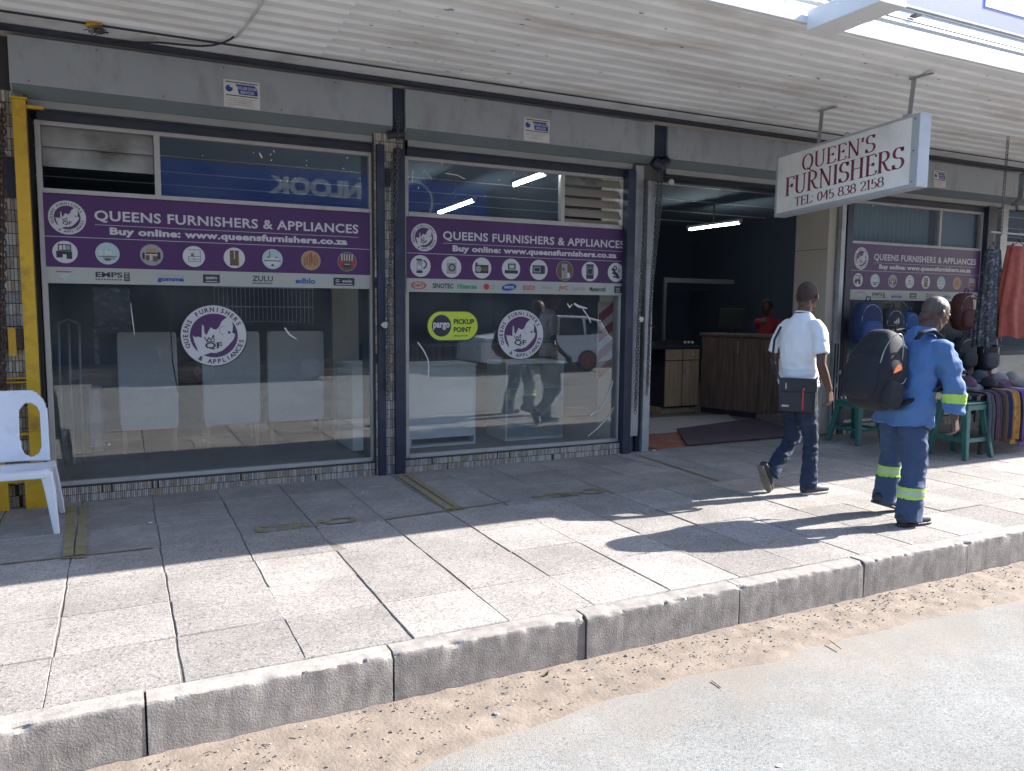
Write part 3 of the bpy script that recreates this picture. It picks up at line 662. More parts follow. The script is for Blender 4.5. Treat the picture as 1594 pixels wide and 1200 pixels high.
def pic(g, k, cx, cz, r, y):
    """flat print of one item of furniture or one appliance in its roundel"""
    F = lambda d: (lambda u, v: (cx+r*u, y-d, cz+r*v))
    R = lambda x0, x1, z0, z1, m, d=.0016: g.flat([(x0,z0),(x1,z0),(x1,z1),(x0,z1)], F(d), m)
    g.disk((0,0), 1, 1, F(.001), m_print if k not in ('room','dine','lounge','gold','suite','fridge') else m_pteal if k in ('room','lounge') else m_pgrey, 28)
    if k == 'dresser':
        R(-.55,.5,.1,.7,m_pdark); R(-.46,-.22,.18,.6,m_print,.002); R(.1,.42,.2,.6,m_pgrey,.002); R(-.15,.06,.2,.62,m_print,.002); R(-.7,-.2,-.5,.08,m_pdark,.0018); R(.1,.55,-.6,.08,m_pdark,.0018); R(-.2,.1,-.2,.08,m_pdark,.0018)
    elif k == 'room':
        R(-.7,-.45,-.2,.3,m_print); R(.05,.2,-.1,.35,m_pdark); R(-.4,.6,-.55,-.25,m_pgrey); R(-.2,.35,-.1,.3,m_print,.002); R(-.8,.8,-.3,-.24,m_pdark,.002); g.disk((0,-.55),.3,.12,F(.0022),m_pbrown,12)
    elif k == 'dine':
        R(-.5,.45,.1,.22,m_pdark); R(-.4,.4,.22,.6,m_pgold); R(-.12,-.02,-.5,.1,m_print,.002); R(.5,.75,-.4,.3,m_pdark); R(-.8,-.6,-.4,.2,m_pdark); R(-.5,-.2,-.5,.0,m_pbrown,.002); R(.1,.5,-.6,-.1,m_pbrown,.002); R(-.55,.5,-.02,.06,m_print,.0022)
    elif k == 'cabinet':
        for z in (-.5,-.28,-.02,.62): R(-.5,.6,z,z+.04,m_pdark)
        for x in (-.5,-.02,.56): R(x,x+.04,-.5,.62 if x>-.3 else 0,m_pdark)
        R(-.25,-.05,0,.3,m_pbrown); R(-.2,.0,.3,.6,m_print,.002)
    elif k == 'wardrobe':
        R(-.42,.42,-.72,.72,m_pbrown); R(-.03,.05,-.1,.68,m_print,.002); R(-.42,.42,-.76,-.72,m_pdark,.002)
    elif k == 'lounge':
        R(-.3,-.22,-.1,.8,m_pdark); R(-.8,.8,-.2,-.12,m_pdark); R(-.6,.6,-.12,.15,m_print,.002); g.disk((0,-.6),.16,.1,F(.002),m_pdark,10); g.disk((0,-.45),.7,.25,F(.0014),m_print,16); R(-.5,-.35,.1,.25,m_pdark,.0022); R(.3,.45,.1,.25,m_pdark,.0022)
    elif k == 'gold':
        g.disk((0,0),.95,.95,F(.0012),m_pgold,24); 
        for i in range(9): x=-.7+i*.17; R(x,x+.07,-.6+.1*(i%3),.3+.12*(i%4),m_pbrown)
        R(-.05,.1,-.2,.8,m_pred,.002)
    elif k == 'suite':
        g.disk((0,0),.95,.95,F(.0012),m_pbrown,24)
        for i in range(5): x=-.6+i*.27; R(x,x+.1,.1,.8,m_print)
        R(-.4,.4,-.6,-.1,m_pdark); R(-.8,-.4,-.4,.1,m_pred,.002); R(.4,.8,-.4,.1,m_pred,.002); R(-.3,.3,-.35,-.2,m_pgrey,.002)
    elif k == 'kettle':
        g.flat([(-.4,-.4),(.1,-.4),(.2,.5),(-.35,.5)],F(.0016),m_pgrey); R(-.42,.14,.5,.66,m_pdark); R(-.4,.2,-.66,-.42,m_pdark); g.ring((.2,.15),.3,.44,F(.0016),m_pdark,12,-1.4,1.4); R(-.3,.05,-.3,.1,m_print,.002)
    elif k == 'washer':
        R(-.5,.5,-.65,.68,m_pgrey); R(-.46,.46,.42,.62,m_print,.002); g.ring((.05,-.05),.24,.36,F(.0022),m_pdark,18); g.disk((.05,-.05),.24,.24,F(.002),m_pgrey,14)
    elif k == 'camera':
        R(-.7,.7,-.5,.3,m_pdark); R(-.68,-.45,.3,.5,m_pdark); g.disk((-.35,-.1),.3,.3,F(.002),m_pgrey,14); R(0,.6,-.3,.1,m_pbrown,.002)
    elif k == 'grill':
        R(-.7,.75,-.45,-.12,m_pdark); R(-.35,.5,-.05,.5,m_pdark); R(-.2,.35,.05,.4,m_pteal,.002); R(-.3,.5,.52,.6,m_pgrey)
    elif k == 'oven':
        R(-.72,.6,-.4,.45,m_pdark); R(-.6,.2,-.25,.3,m_pgrey,.002); R(.62,.72,-.35,.4,m_pdark); R(-.5,.1,-.15,.2,m_pdark,.0022)
    elif k == 'fridge':
        g.disk((0,0),.95,.95,F(.0012),m_pbrown,24); R(-.35,.3,-.8,.7,m_pgrey); R(-.04,0,-.8,.7,m_pdark,.002); R(.3,.6,-.7,-.2,m_print); R(-.25,-.1,0,.3,m_pdark,.002)
    elif k == 'stove':
        R(-.45,.45,-.75,.75,m_pdark); R(-.38,.38,-.3,.35,m_pgrey,.002); R(-.32,.32,-.24,.28,m_pdark,.0022); R(-.45,.45,.45,.5,m_pgrey,.002)
    elif k == 'mixer':
        for i in range(3): g.flat([(-.6+i*.1,.3-i*.4),(-.45+i*.1,.45-i*.4),(.35+i*.1,-.2-i*.15),(.2+i*.1,-.35-i*.15)],F(.0016),m_pdark)
        g.ring((-.1,.45),.12,.25,F(.002),m_pdark,12); g.disk((.4,.2),.2,.25,F(.0018),m_pgrey,12)

def banner(t_label, x0, x1, z0, z1, y, tx0, tx1, kinds, logos, group_y=0., logo_x=None, icon_x=None, ic_r=.085, rx=None):
    t = thing('shop_banner', t_label, 'banner', ((x0+x1)/2, y, z0))
    W = x1-x0; zs = z0+.125*(z1-z0)/.68
    f0 = lambda dy: (lambda u, v: (u, y-dy, v))
    G().box(x0, x1, y, y+.006, zs, z1, m_purple).build('panel', t)
    G().box(x0, x1, y-.0006, y+.006, z0, zs-.001, m_strip).build('logo_strip', t)
    k = (z1-z0)/.68
    g = G()
    text(g, 'QUEENS FURNISHERS & APPLIANCES', tx0, tx1, z0+.475*k, z0+.568*k, f0(.0012), m_print, .022, space=1.06)
    text(g, 'Buy online: www.queensfurnishers.co.za', tx0+.1*W/2.5, tx1-.1*W/2.5, z0+.368*k, z0+.442*k, f0(.0012), m_print, .045, space=1.05)
    zl = z0+.352*k
    for a, b, z, h in ((tx0, tx1, z0+.455*k, .0035), (x0, x1, zl, .004)): g.flat([(a,z),(b,z),(b,z+h),(a,z+h)], f0(.0012), m_print)
    g.build('lettering', t)
    roundel(t, rx[0], z0+.50*k, rx[1], rx[2], y-.001, small=True)
    for i, kd in enumerate(kinds):
        cx = icon_x[i]; g = G(); pic(g, kd, cx, z0+.238*k, ic_r, y); g.build('picture', t)
    for lx, lw, body, m, style in logos:
        g = G()
        a, b, c = lx-lw/2, lx+lw/2, z0+.06*k
        if style == 'box':
            g.flat([(a,c-.035),(b,c-.035),(b,c+.035),(a,c+.035)], f0(.0014), m); text(g, body, a+.02, b-.02, c-.012, c+.02, f0(.0022), m_print, .02)
            g.flat([(a+.02,c-.025),(b-.02,c-.025),(b-.02,c-.019),(a+.02,c-.019)], f0(.0022), m_print)
        elif style == 'two':
            text(g, body, a, b, c-.038, c-.002, f0(.0014), m, .05); text(g, body.capitalize(), a, b, c+.004, c+.036, f0(.0014), m_pgrey, .0)
        elif style == 'under':
            text(g, body, a, b, c-.012, c+.034, f0(.0014), m, .02)
            for q in range(9): u = a+(b-a)*q/9; g.flat([(u,c-.034),(u+.012,c-.034),(u+.012,c-.022),(u,c-.022)], f0(.0014), m)
        elif style == 'oval':
            g.ring(((a+b)/2,c), .8, 1, lambda u, v: (( (a+b)/2+(u-(a+b)/2)*(b-a)/2), y-.0014, c+(v-c)*.036), m, 28); text(g, body, a+.025, b-.025, c-.014, c+.014, f0(.0014), m, .03)
        elif style == 'disc':
            g.disk(((a+b)/2,c), (b-a)/2, .034, lambda u, v: (u, y-.0014, c+(v-c)+((u-(a+b)/2)*.12)), m, 24); text(g, body, a+.03, b-.03, c-.012, c+.014, f0(.0022), m_print, .03)
        elif style == 'tri':
            g.flat([(a,c+.032),(a+.11,c+.032),(a+.10,c+.024),(a+.005,c+.024)], f0(.0014), m_pred)
            g.flat([(a+.015,c+.018),(a+.10,c+.018),(a+.06,c-.04)], f0(.0014), m_pteal); text(g, body, a+.05, b, c-.028, c+.012, f0(.002), m, 0)
        elif style == 'sq':
            text(g, body, a, b-.05, c-.008, c+.034, f0(.0014), m, .03); g.flat([(b-.04,c-.034),(b,c-.034),(b,c+.034),(b-.04,c+.034)], f0(.0014), m)
            for q in range(10): u = a+(b-.05-a)*q/10; g.flat([(u,c-.03),(u+.011,c-.03),(u+.011,c-.02),(u,c-.02)], f0(.0014), m)
            for q in range(3): g.flat([(b-.033,c-.02+q*.02),(b-.008,c-.02+q*.02),(b-.008,c-.012+q*.02),(b-.033,c-.012+q*.02)], f0(.002), m_strip)
        elif style == 'ball':
            g.disk((a+.03,c), .03, .03, f0(.0014), m_pred, 16); text(g, body, a+.075, b, c-.024, c+.024, f0(.0014), m_pgrey, .03)
        else: text(g, body, a, b, c-.024, c+.024, f0(.0014), m, .03)
        g.build('logo', t)
    return t
furn = ['dresser','room','dine','cabinet','wardrobe','lounge','gold','suite']
appl = ['kettle','washer','camera','grill','oven','fridge','stove','mixer']
L1 = [(.18-.53,.16,'Viva',m_pteal,'tri'),(.47-.53+.02,.24,'EMPS',m_pdark,'sq'),(.38,.20,'gomma',m_pblue,'two'),(.69,.13,'quattro',m_pdark,'box'),(1.10,.17,'ZULU',m_pdark,'under'),(1.46,.17,'edblo',m_pblue,''),(1.80,.19,'G  sealy',m_pdark,'box')]
b1 = banner('purple shop banner with furniture pictures, spanning the large left window', -.49, 2.04, 1.708, 2.388, 6.996, -.15, 1.935, furn, L1, icon_x=[-.36,-.07,.245,.56,.875,1.185,1.51,1.83], rx=(-.335,.125,.125))
L2 = [(2.50,.15,'DEFY',m_pred,'oval'),(2.745,.21,'SINOTEC',m_pdark,''),(2.99,.20,'Hisense',m_pgreen,''),(3.225,.12,'LG',m_pgrey,'ball'),(3.44,.165,'SAMSUNG',m_pblue,'disc'),(3.66,.13,'BOSCH',m_pred,''),(3.86,.12,'Whirlpool',m_pgrey,''),(4.055,.11,'JVC',m_pred,''),(4.24,.15,'Russell Hobbs',m_pgrey,''),(4.47,.20,'Mastercraft',m_pdark,''),(4.72,.09,'PHILIPS',m_pdark,'box')]
b2 = banner('purple shop banner with appliance pictures and electronics brand names', 2.385, 4.795, 1.69, 2.375, 6.994, 2.745, 4.79, appl, L2, icon_x=[2.52,2.83,3.145,3.46,3.77,4.07,4.37,4.69], rx=(2.555,.125,.125), ic_r=.10)
L3 = [(8.40,.16,'Viva',m_pteal,'tri'),(8.72,.24,'EMPS',m_pdark,'sq'),(9.06,.20,'gomma',m_pblue,'two'),(9.38,.13,'quattro',m_pdark,'box'),(9.72,.17,'ZULU',m_pdark,'under'),(10.06,.17,'edblo',m_pblue,''),(10.42,.19,'G  sealy',m_pdark,'box')]
b3 = banner('furniture shop banner above the hanging backpacks on the far window', 8.20, 10.73, 1.69, 2.39, 6.994, 8.60, 10.64, furn, L3, icon_x=[8.33,8.64,8.97,9.30,9.62,9.93,10.26,10.58], rx=(8.37,.125,.135))

st = thing('round_sticker', 'large round shop sticker on the glass in front of the middle high-backed chair', 'sticker', (.70,6.99,1.3)); roundel(st, .70, 1.297, .262, .255, 6.995+.018)
st = thing('round_sticker', 'smaller round shop sticker on the glass beside the lime sticker', 'sticker', (3.58,6.99,1.3)); roundel(st, 3.585, 1.285, .258, .248, 6.995+.018)
st = thing('pickup_sticker', 'lime green rounded sticker with a black disc and pickup point lettering', 'sticker', (2.86,6.99,1.3))
Y = 7.016
def pill(x0, x1, z0, z1, n=14):
    r = (z1-z0)/2; zc = (z0+z1)/2
    return [(x0+r+r*math.cos(a), zc+r*math.sin(a)) for a in [PI/2+PI*i/n for i in range(n+1)]]+[(x1-r+r*math.cos(a), zc+r*math.sin(a)) for a in [-PI/2+PI*i/n for i in range(n+1)]]
G().flat(pill(2.585,3.125,1.225,1.52), lambda u, v: (u, Y, v), m_pdark).build('border', st)
G().flat(pill(2.597,3.113,1.237,1.508), lambda u, v: (u, Y-.001, v), m_lime).build('panel', st)
G().disk((2.737,1.374), .098, .104, lambda u, v: (u, Y-.002, v), m_pdark, 36).build('disc', st)
g = G(); text(g, 'pargo', 2.652, 2.822, 1.335, 1.405, lambda u, v: (u, Y-.003, v), m_print, .04)
text(g, 'PICKUP', 2.862, 3.078, 1.388, 1.438, lambda u, v: (u, Y-.002, v), m_pdark, .04); text(g, 'POINT', 2.862, 3.044, 1.312, 1.362, lambda u, v: (u, Y-.002, v), m_pdark, .04)
text(g, 'pargo.co.za', 2.862, 3.005, 1.268, 1.282, lambda u, v: (u, Y-.002, v), m_pdark, .04); g.build('lettering', st)

# roller door stickers
m_stick = mat('sticker_white', (.62,.61,.58), .5, .08, 6, stain=(.4,.33,.25), stain_amt=.5, ss=9)
def door_sticker(x0, x1, z0, z1, y, label):
    t = thing('service_sticker', label, 'sticker', ((x0+x1)/2, y, z0), 'roller door service stickers')
    f0 = lambda d: (lambda u, v: (x0+(x1-x0)*u, y-d, z0+(z1-z0)*v))
    G().box(x0, x1, y-.001, y, z0, z1, m_stick).build('panel', t)
    g = G(); R = lambda a, b, c, d, m, e=.002: g.flat([(a,c),(b,c),(b,d),(a,d)], f0(e), m)
    R(.05,.95,.90,.935,m_pdark); R(.05,.95,.42,.455,m_pdark)
    g.disk((.15,.68), .10, .12, f0(.002), m_pblue, 18); g.disk((.21,.78),.05,.06,f0(.003),m_stick,10)
    g.flat([(.32,.86),(.86,.86),(.93,.76),(.95,.50),(.42,.50),(.36,.78)], f0(.002), m_pblue)
    text(g, 'ROLLER DOOR', .38, .92, .68, .79, f0(.003), m_print, .03); text(g, 'SERVICES', .46, .84, .54, .64, f0(.003), m_print, .03)
    for i, (a, b) in enumerate(((.08,.92),(.1,.8),(.3,.62),(.2,.75))):
        n = int((b-a)/.045)
        for q in range(n): R(a+q*.045, a+q*.045+.03, .33-i*.075, .355-i*.075, m_pgrey)
    g.build('print', t); return t
door_sticker(.812, 1.092, 3.145, 3.362, 6.882, 'white and blue roller door service sticker, nearest the black cable')
door_sticker(3.53, 3.81, 3.15, 3.368, 6.882, 'white and blue roller door service sticker above the round shop sticker')
door_sticker(9.50, 9.74, 3.16, 3.37, 6.882, 'small service sticker peeking out from behind the hanging sign')

# ================================================================ hanging sign
t = thing('hanging_sign', 'white double-sided hanging sign with maroon serif lettering under the canopy', 'sign', (6.42,5.6,2.6))
TL = math.radians(4.2); TN = math.tan(TL)
SX = 6.40; Y0, Y1 = 6.50, 4.80; ZB, ZH = 2.553, .645
S = lambda x, u, v: (x, Y0+(Y1-Y0)*u, ZB+ZH*v+(.105)*u)   # u along the sign, v up its height
def sbox(g, x0, x1, u0, u1, v0, v1, m):
    P = [S(x, u, v) for v in (v0, v1) for x, u in ((x0,u0),(x1,u0),(x1,u1),(x0,u1))]
    g.add(P, [(0,3,2,1),(4,5,6,7),(0,1,5,4),(1,2,6,5),(2,3,7,6),(3,0,4,7)], m)
m_sfr = mat('sign_casing', (.40,.43,.47), .45, .12, 5, .05, 30, stain=(.25,.24,.23), stain_amt=.5, ss=5)
g = G(); sbox(g, SX+.004, SX+.146, 0.0, 1.0, 0, 1, m_sfr); g.build('casing', t, bevel=.003)
g = G()
for a in ((0,.012,0,1),(.955,1,0,1),(.012,.955,.965,1),(.012,.955,0,.05)): sbox(g, SX-.004, SX+.0035, *a, m_sfr)
g.build('frame', t)
g = G(); sbox(g, SX+.0005, SX+.0035, .013, .954, .051, .964, m_signf); g.build('face', t)
fs = lambda u, v: S(SX-.0012, u, v)
g = G(); serif(g, "QUEEN'S", .21, .735, .645, .885, fs, m_maroon, .13, .045); g.build('lettering', t)
g = G(); serif(g, 'FURNISHERS', .08, .92, .305, .595, fs, m_maroon, .14, .045); g.build('lettering', t)
g = G(); serif(g, 'TEL: 045 838 2158', .165, .80, .105, .245, fs, m_maroon, .15, .055); g.build('lettering', t)
for u in (.33, .62): pass
for u, top in ((.29,(6.50,6.08,3.583)),(.90,(6.5,4.98,3.645))):
    b_ = Vector(S(SX+.075, u, 1.0)); tp = Vector((b_.x+.01, b_.y-.02, top[2]))
    g = G(); d = (tp-b_); g.obox(b_+d/2, (.004,0,0), (0,.022,0), d/2, m_steel); g.obox(b_+Vector((0,0,.012)), (.05,0,0), (0,.03,0), (0,0,.012), m_steel)
    g.obox(tp+Vector((.0,-.07,-.006)), (.02,0,0), (0,.11,0), (0,0,.004), m_steel); g.build('hanger', t)
g = G(); c_ = Vector(S(SX+.07, .50, 1.0)); g.tube([c_+Vector((0,.02*math.sin(a),.026-.02*math.cos(a))) for a in [2*PI*i/14 for i in range(15)]], .004, m_steel, 6); g.build('lifting_eye', t)
for v in (.08,.5,.93):
    G().ell(S(SX-.005, .972, v), (.004,.008,.008), m_lead, 8, 5).build('screw', t)

# ================================================================ yellow frame, chains, padlocks
t = thing('security_frame', 'yellow painted steel frame bolted over the tiled pillar beside the white chair', 'security frame', (-.7,6.9,0))
G().box(-.648,-.562, 6.87, 6.93, .03, 3.03, m_yel).build('post', t, bevel=.004)
G().box(-.97,-.815, 6.87, 6.93, .03, 3.03, m_yel).build('post', t, bevel=.004)
for z, h in ((.955,.012),(.99,.008),(.56,.02),(.20,.03)): G().box(-.814,-.649, 6.885, 6.92, z, z+h, m_yel).build('crossbar', t)
G().box(-.94,-.80, 6.86, 6.925, 0, .22, m_yel).build('foot_plate', t); G().box(-.69,-.555, 6.86, 6.935, 0, .24, m_yel).build('foot_plate', t)
g = G(); g.box(-.66,-.55,6.865,6.935,3.031,3.045,m_yel); g.build('cap_plate', t); g = G(); g.box(-.561,-.45,6.88,6.92,2.975,2.995,m_yel); g.build('lug', t)
for z in (1.30,): G().box(-.80,-.655,6.895,6.925,z-.09,z+.06,m_rust).build('lock_box', t)
G().box(-.75,-.70,6.885,6.894,1.16,1.37,m_yel).build('latch', t)
def link(c, ax, side, m, L=.026, W_=.013, r=.0042):
    g = G(); ax = Vector(ax).normalized(); side = Vector(side); side = (side-ax*side.dot(ax)).normalized(); P = []
    for i in range(12): a = 2*PI*i/12; P.append(Vector(c)+ax*math.cos(a)*L*.62*(1.15)+side*math.sin(a)*W_)
    return P
def chain(pts, label, L=.03, W_=.015, r=.0045, m=None, name='chain'):
    m = m or m_chain; pts = [Vector(p) for p in pts]
    # resample by arc length
    S_ = []; 
    for a, b in zip(pts, pts[1:]):
        n = max(1, int((b-a).length/.004))
        S_ += [a+(b-a)*i/n for i in range(n)]
    out = [S_[0]]
    for p in S_:
        if (p-out[-1]).length >= L: out.append(p)
    base = pts[-1]; t = thing(name, label, 'chain', base)
    cache_ = {}
    for i in range(len(out)-1):
        c = (out[i]+out[i+1])/2; ax = (out[i+1]-out[i]).normalized()
        if 'm' not in cache_:
            g = G(); P = []
            for q in range(11): a = 2*PI*q/10; P.append((W_*math.sin(a), 0, L*.78*math.cos(a)))
            g.tube(P, r, m, 5, caps=False); cache_['m'] = g.mesh('link')
            for p in cache_['m'].polygons: p.use_smooth = True
        o = bpy.data.objects.new('link', cache_['m']); COL.objects.link(o); o.parent = t; o.location = c-base
        q = ax.to_track_quat('Z', 'X'); o.rotation_euler = (q.to_matrix() @ Matrix.Rotation(PI/2*(i % 2)+.3, 3, 'Z')).to_euler()
    return t
chain([(-.705,6.85,2.98),(-.73,6.845,2.3),(-.765,6.84,1.6),(-.785,6.84,1.1),(-.79,6.84,.62)], 'rusty heavy chain hanging against the yellow frame', .042, .021, .0065, m_rust)
chain([(-.735,6.85,2.9),(-.75,6.845,2.2),(-.79,6.84,1.5),(-.80,6.84,.75)], 'second rusty chain hanging behind the first one at the yellow frame', .042, .021, .0065, m_rust)
chain([(2.27,6.87,3.22),(2.265,6.87,3.0),(2.245,6.87,2.5),(2.215,6.87,2.2),(2.165,6.87,1.62),(2.155,6.87,.75)], 'steel hand chain hanging in front of the middle tiled pillar', .032, .014, .0042)
chain([(2.225,6.88,2.9),(2.215,6.88,2.4),(2.195,6.88,2.0),(2.175,6.88,1.45),(2.17,6.88,.78)], 'shorter hand chain close against the middle tiled pillar', .032, .014, .0042)
chain([(5.165,6.87,3.10),(5.15,6.87,2.6),(5.08,6.87,1.9),(5.05,6.87,1.4),(5.045,6.88,.62)], 'hand chain hanging at the doorway edge from the shutter motor', .032, .014, .0042)
chain([(5.13,6.88,3.0),(5.11,6.88,2.5),(5.07,6.88,1.9),(5.06,6.88,1.5),(5.055,6.88,.70)], 'inner strand of chain beside the doorway, behind the outermost one', .032, .014, .0042)
chain([(4.955,6.88,2.9),(4.95,6.88,2.3),(4.92,6.88,1.7),(4.90,6.88,1.2),(4.90,6.88,.42)], 'long hand chain hanging down the pale steel guide right of the appliance window', .032, .014, .0042)
chain([(4.975,6.885,2.9),(4.965,6.885,2.0),(4.93,6.885,1.5),(4.915,6.885,.5)], 'second strand of chain along the pale steel guide', .032, .014, .0042)
def padlock(c, label, s=1.):
    t = thing('padlock', label, 'padlock', c); c = Vector(c)
    m_pl = mat('padlock_metal', (.55,.54,.50), .35, .1, 20, 0, 1, .6)
    g = G(); g.lathe(c, [(0,-.012*s),(.026*s,-.012*s),(.03*s,-.008*s),(.03*s,.008*s),(.026*s,.012*s),(0,.012*s)], m_pl, 20, (0,1,0)); g.build('body', t, smooth=False)
    g = G(); g.tube([c+Vector((-.02*s-.015*s*math.sin(a), 0, .012*s*math.cos(a))) for a in [PI*i/8 for i in range(9)]], .004*s, m_steel, 6); g.build('shackle', t)
padlock((2.135,6.87,1.385), 'round disc padlock on the navy guide at the middle pillar')
padlock((4.945,6.88,1.44), 'round disc padlock on the steel guide right of the appliance window')
padlock((5.33,6.93,2.90), 'padlock on the shutter rail at the top corner of the doorway', 1.2)
g = G(); g.obox((5.10,6.90,1.37), (.035,0,-.01), (0,.006,0), (.002,0,.008), m_rust); tag(g.build('hasp', base=(5.1,6.9,1.37)), 'small rusty hasp on the doorway post', 'hasp')
g = G(); g.ell((5.16,6.88,.012), (.02,.02,.02), m_steel, 10, 6); tag(g.build('door_stop', base=(5.16,6.88,0)), 'small metal stub on the ground at the foot of the doorway post', 'door stop')

# ================================================================ white plastic chair
t = thing('plastic_chair', 'white moulded plastic chair cut off by the left picture edge', 'chair', (-.75,6.35,0))
m_pl = mat('white_plastic', (.72,.74,.80), .35, .04, 6, stain=(.5,.48,.46), stain_amt=.35, ss=7)
CX = -.745; hw = .265
def lerp(a, b, t_): return a+(b-a)*t_
# back: plate with two cut-outs, leaning slightly backwards (towards the wall)
def back(u, v, d=0): # u -1..1, v 0..1
    z = .43+.50*v; return (CX+u*hw*(1-.06*v), 6.42+.16*v+.05*(1-u*u)-.0+d, z)
bg_ = G(); NU, NV = 48, 40; idx = {}; V = []; F = []
def inside(u, v):
    top = 1-.0*u; r = ((abs(u)-.55)/.45) if abs(u) > .55 else 0
    if v > 1-.34*(1-math.sqrt(max(0,1-r*r))) : return False
    au = abs(u); lo = .22+.30*(.95-min(v,.95))*.35
    if v > .08 and v < .80:
        inner = .22+.14*v; inner = .40-.22*v if False else .30+(-.10)*(v-.4); outer = .80
        cx = (inner+outer)/2; hwid = (outer-inner)/2
        tv = (v-.44)/.36
        if abs(tv) < 1 and abs(au-cx) < hwid*math.sqrt(max(0, 1-abs(tv)**5)): return False
    return True
for j in range(NV+1):
    for i in range(NU+1): V.append(back(-1+2*i/NU, j/NV))
for j in range(NV):
    for i in range(NU):
        if inside(-1+2*(i+.5)/NU, (j+.5)/NV): a = j*(NU+1)+i; F.append((a, a+1, a+NU+2, a+NU+1))
bg_.add(V, F, m_pl); o = bg_.build('backrest', t, smooth=True); so_ = o.modifiers.new('thick', 'SOLIDIFY'); so_.thickness = .018; so_.offset = 0
sm_ = o.modifiers.new('sm', 'SMOOTH'); sm_.iterations = 6; sm_.factor = .5
o.modifiers.move(1, 0)
g = G(); n = 14; V = []; F = []
for j in range(n+1):
    for i in range(n+1):
        u = -1+2*i/n; v = j/n
        V.append((CX+u*hw*(1.04), 6.0+.44*v, .445-.02*v-.018*(1-u*u)*math.sin(PI*v)-.03*max(0, (.08-v))/.08))
for j in range(n):
    for i in range(n): a = j*(n+1)+i; F.append((a, a+1, a+n+2, a+n+1))
g.add(V, F, m_pl); o = g.build('seat', t, smooth=True); q = o.modifiers.new('thick', 'SOLIDIFY'); q.thickness = .02; q.offset = -1
g = G(); g.box(CX-hw*1.03, CX+hw*1.03, 5.99, 6.01, .39, .43, m_pl); g.build('seat_rim', t, bevel=.008)
for sx in (-1, 1): G().obox((CX+sx*hw*1.03, 6.22, .41), (.009,0,0), (0,.21,0), (0,0,.022), m_pl).build('seat_rim', t)
def cleg(sx, y0, y1, w0=.055, w1=.034):
    g = G(); x0 = CX+sx*hw; P = []
    for z, y, w_, x in ((.43,y0,w0,x0),(.30,lerp(y0,y1,.35),w0*.85,x0+sx*.018),(0.0,y1,w1,x0+sx*.045)):
        P += [(x-w_/2,y-w_/2,z),(x+w_/2,y-w_/2,z),(x+w_/2,y+w_/2,z),(x-w_/2,y+w_/2,z)]
    g.add(P, [(0,1,5,4),(1,2,6,5),(2,3,7,6),(3,0,4,7),(4,5,9,8),(5,6,10,9),(6,7,11,10),(7,4,8,11),(3,2,1,0),(8,9,10,11)], m_pl); g.build('leg', t, bevel=.008)
for sx in (-1, 1): cleg(sx, 6.03, 6.02, .075); cleg(sx, 6.42, 6.62)
# ================================================================ inside the shop
m_oak = wood('light_oak', (.30,.20,.11), (.44,.31,.18), 6)
m_walnut = wood('dark_wood', (.075,.048,.038), (.20,.13,.10), 7, (1,1,.06))
m_brownwood = wood('brown_table_wood', (.24,.14,.09), (.42,.28,.20), 6, (.1,1,1))
m_chairf = mat('chair_fabric', (.84,.83,.81), .9, .06, 30, .1, 200)
m_cab = mat('white_board', (.70,.70,.66), .5, .05, 5)
m_cabg = mat('beige_board', (.44,.38,.30), .7, .06, 3)
def tube_light(x0, y0, x1, y1, z, label, g_='ceiling tube lights in the shop'):
    a, b = Vector((x0,y0,z)), Vector((x1,y1,z)); t = thing('tube_light', label, 'tube light', (a+b)/2, g_); d = (b-a).normalized()
    g = G(); g.tube([a, b], .013, m_tube, 10); g.build('tube', t, smooth=False)
    n = Vector((-d.y, d.x, 0)); g = G(); g.obox((a+b)/2+Vector((0,0,.045)), (b-a)/2+d*.03, n*.03, (0,0,.02), m_white); g.build('batten', t)
    for p in (a, b): G().obox(p+Vector((0,0,.01)), d*.015, n*.02, (0,0,.022), m_white).build('end_cap', t)
    G().obox((a+b)/2+Vector((0,0,(3.28-z)/2+.06)), (.01,0,0), (0,.01,0), (0,0,(3.28-z)/2-.0), m_steel).build('hanger', t)
tube_light(3.97,7.97,3.91,6.98+.15,2.9, 'lit tube lamp at the top of the appliance window, nearest the louvres')
tube_light(4.19,10.85,4.09,9.35,2.9, 'lit tube lamp behind the first one, lower left in the appliance window')
tube_light(8.75,10.85,8.74,9.6,2.9, 'lit tube lamp in the dark ceiling of the open doorway')
tube_light(8.71,7.9,8.73,7.17,2.9, 'short visible piece of lit tube lamp behind the hanging sign, in the right fanlight')
# high-backed dining chairs behind the left window
def pchair(x, y, w_, label):
    t = thing('dining_chair', label, 'chair', (x, y, .1), 'high-backed pale chairs at the table in the window')
    F = lambda u, v, q: (x+u, y+q+(v-.6)*-.04, v)
    pts = [(-w_/2+.01,.33),(-w_/2,.40),(-w_/2-.006,.9),(-w_/2,1.27),(-w_/2+.02,1.285),(w_/2-.02,1.285),(w_/2,1.27),(w_/2+.006,.9),(w_/2,.40),(w_/2-.01,.33)]
    G().prism(pts, F, -.03, .035, m_chairf).build('backrest', t, bevel=.012)
    G().box(x-w_/2+.01, x+w_/2-.01, y+.03, y+.48, .50, .58, m_chairf).build('seat', t, bevel=.02)
    for sx in (-1, 1):
        G().box(x+sx*(w_/2-.035)-.02, x+sx*(w_/2-.035)+.02, y-.01, y+.03, .1, .36, m_oak).build('leg', t); G().box(x+sx*(w_/2-.035)-.02, x+sx*(w_/2-.035)+.02, y+.42, y+.46, .1, .5, m_oak).build('leg', t)
pchair(.225, 8.42, .52, 'pale high-backed dining chair nearest the white plastic chair'); pchair(1.0, 8.46, .55, 'pale high-backed dining chair behind the large round sticker'); pchair(1.655, 8.5, .58, 'pale high-backed dining chair at the pillar end of the table')
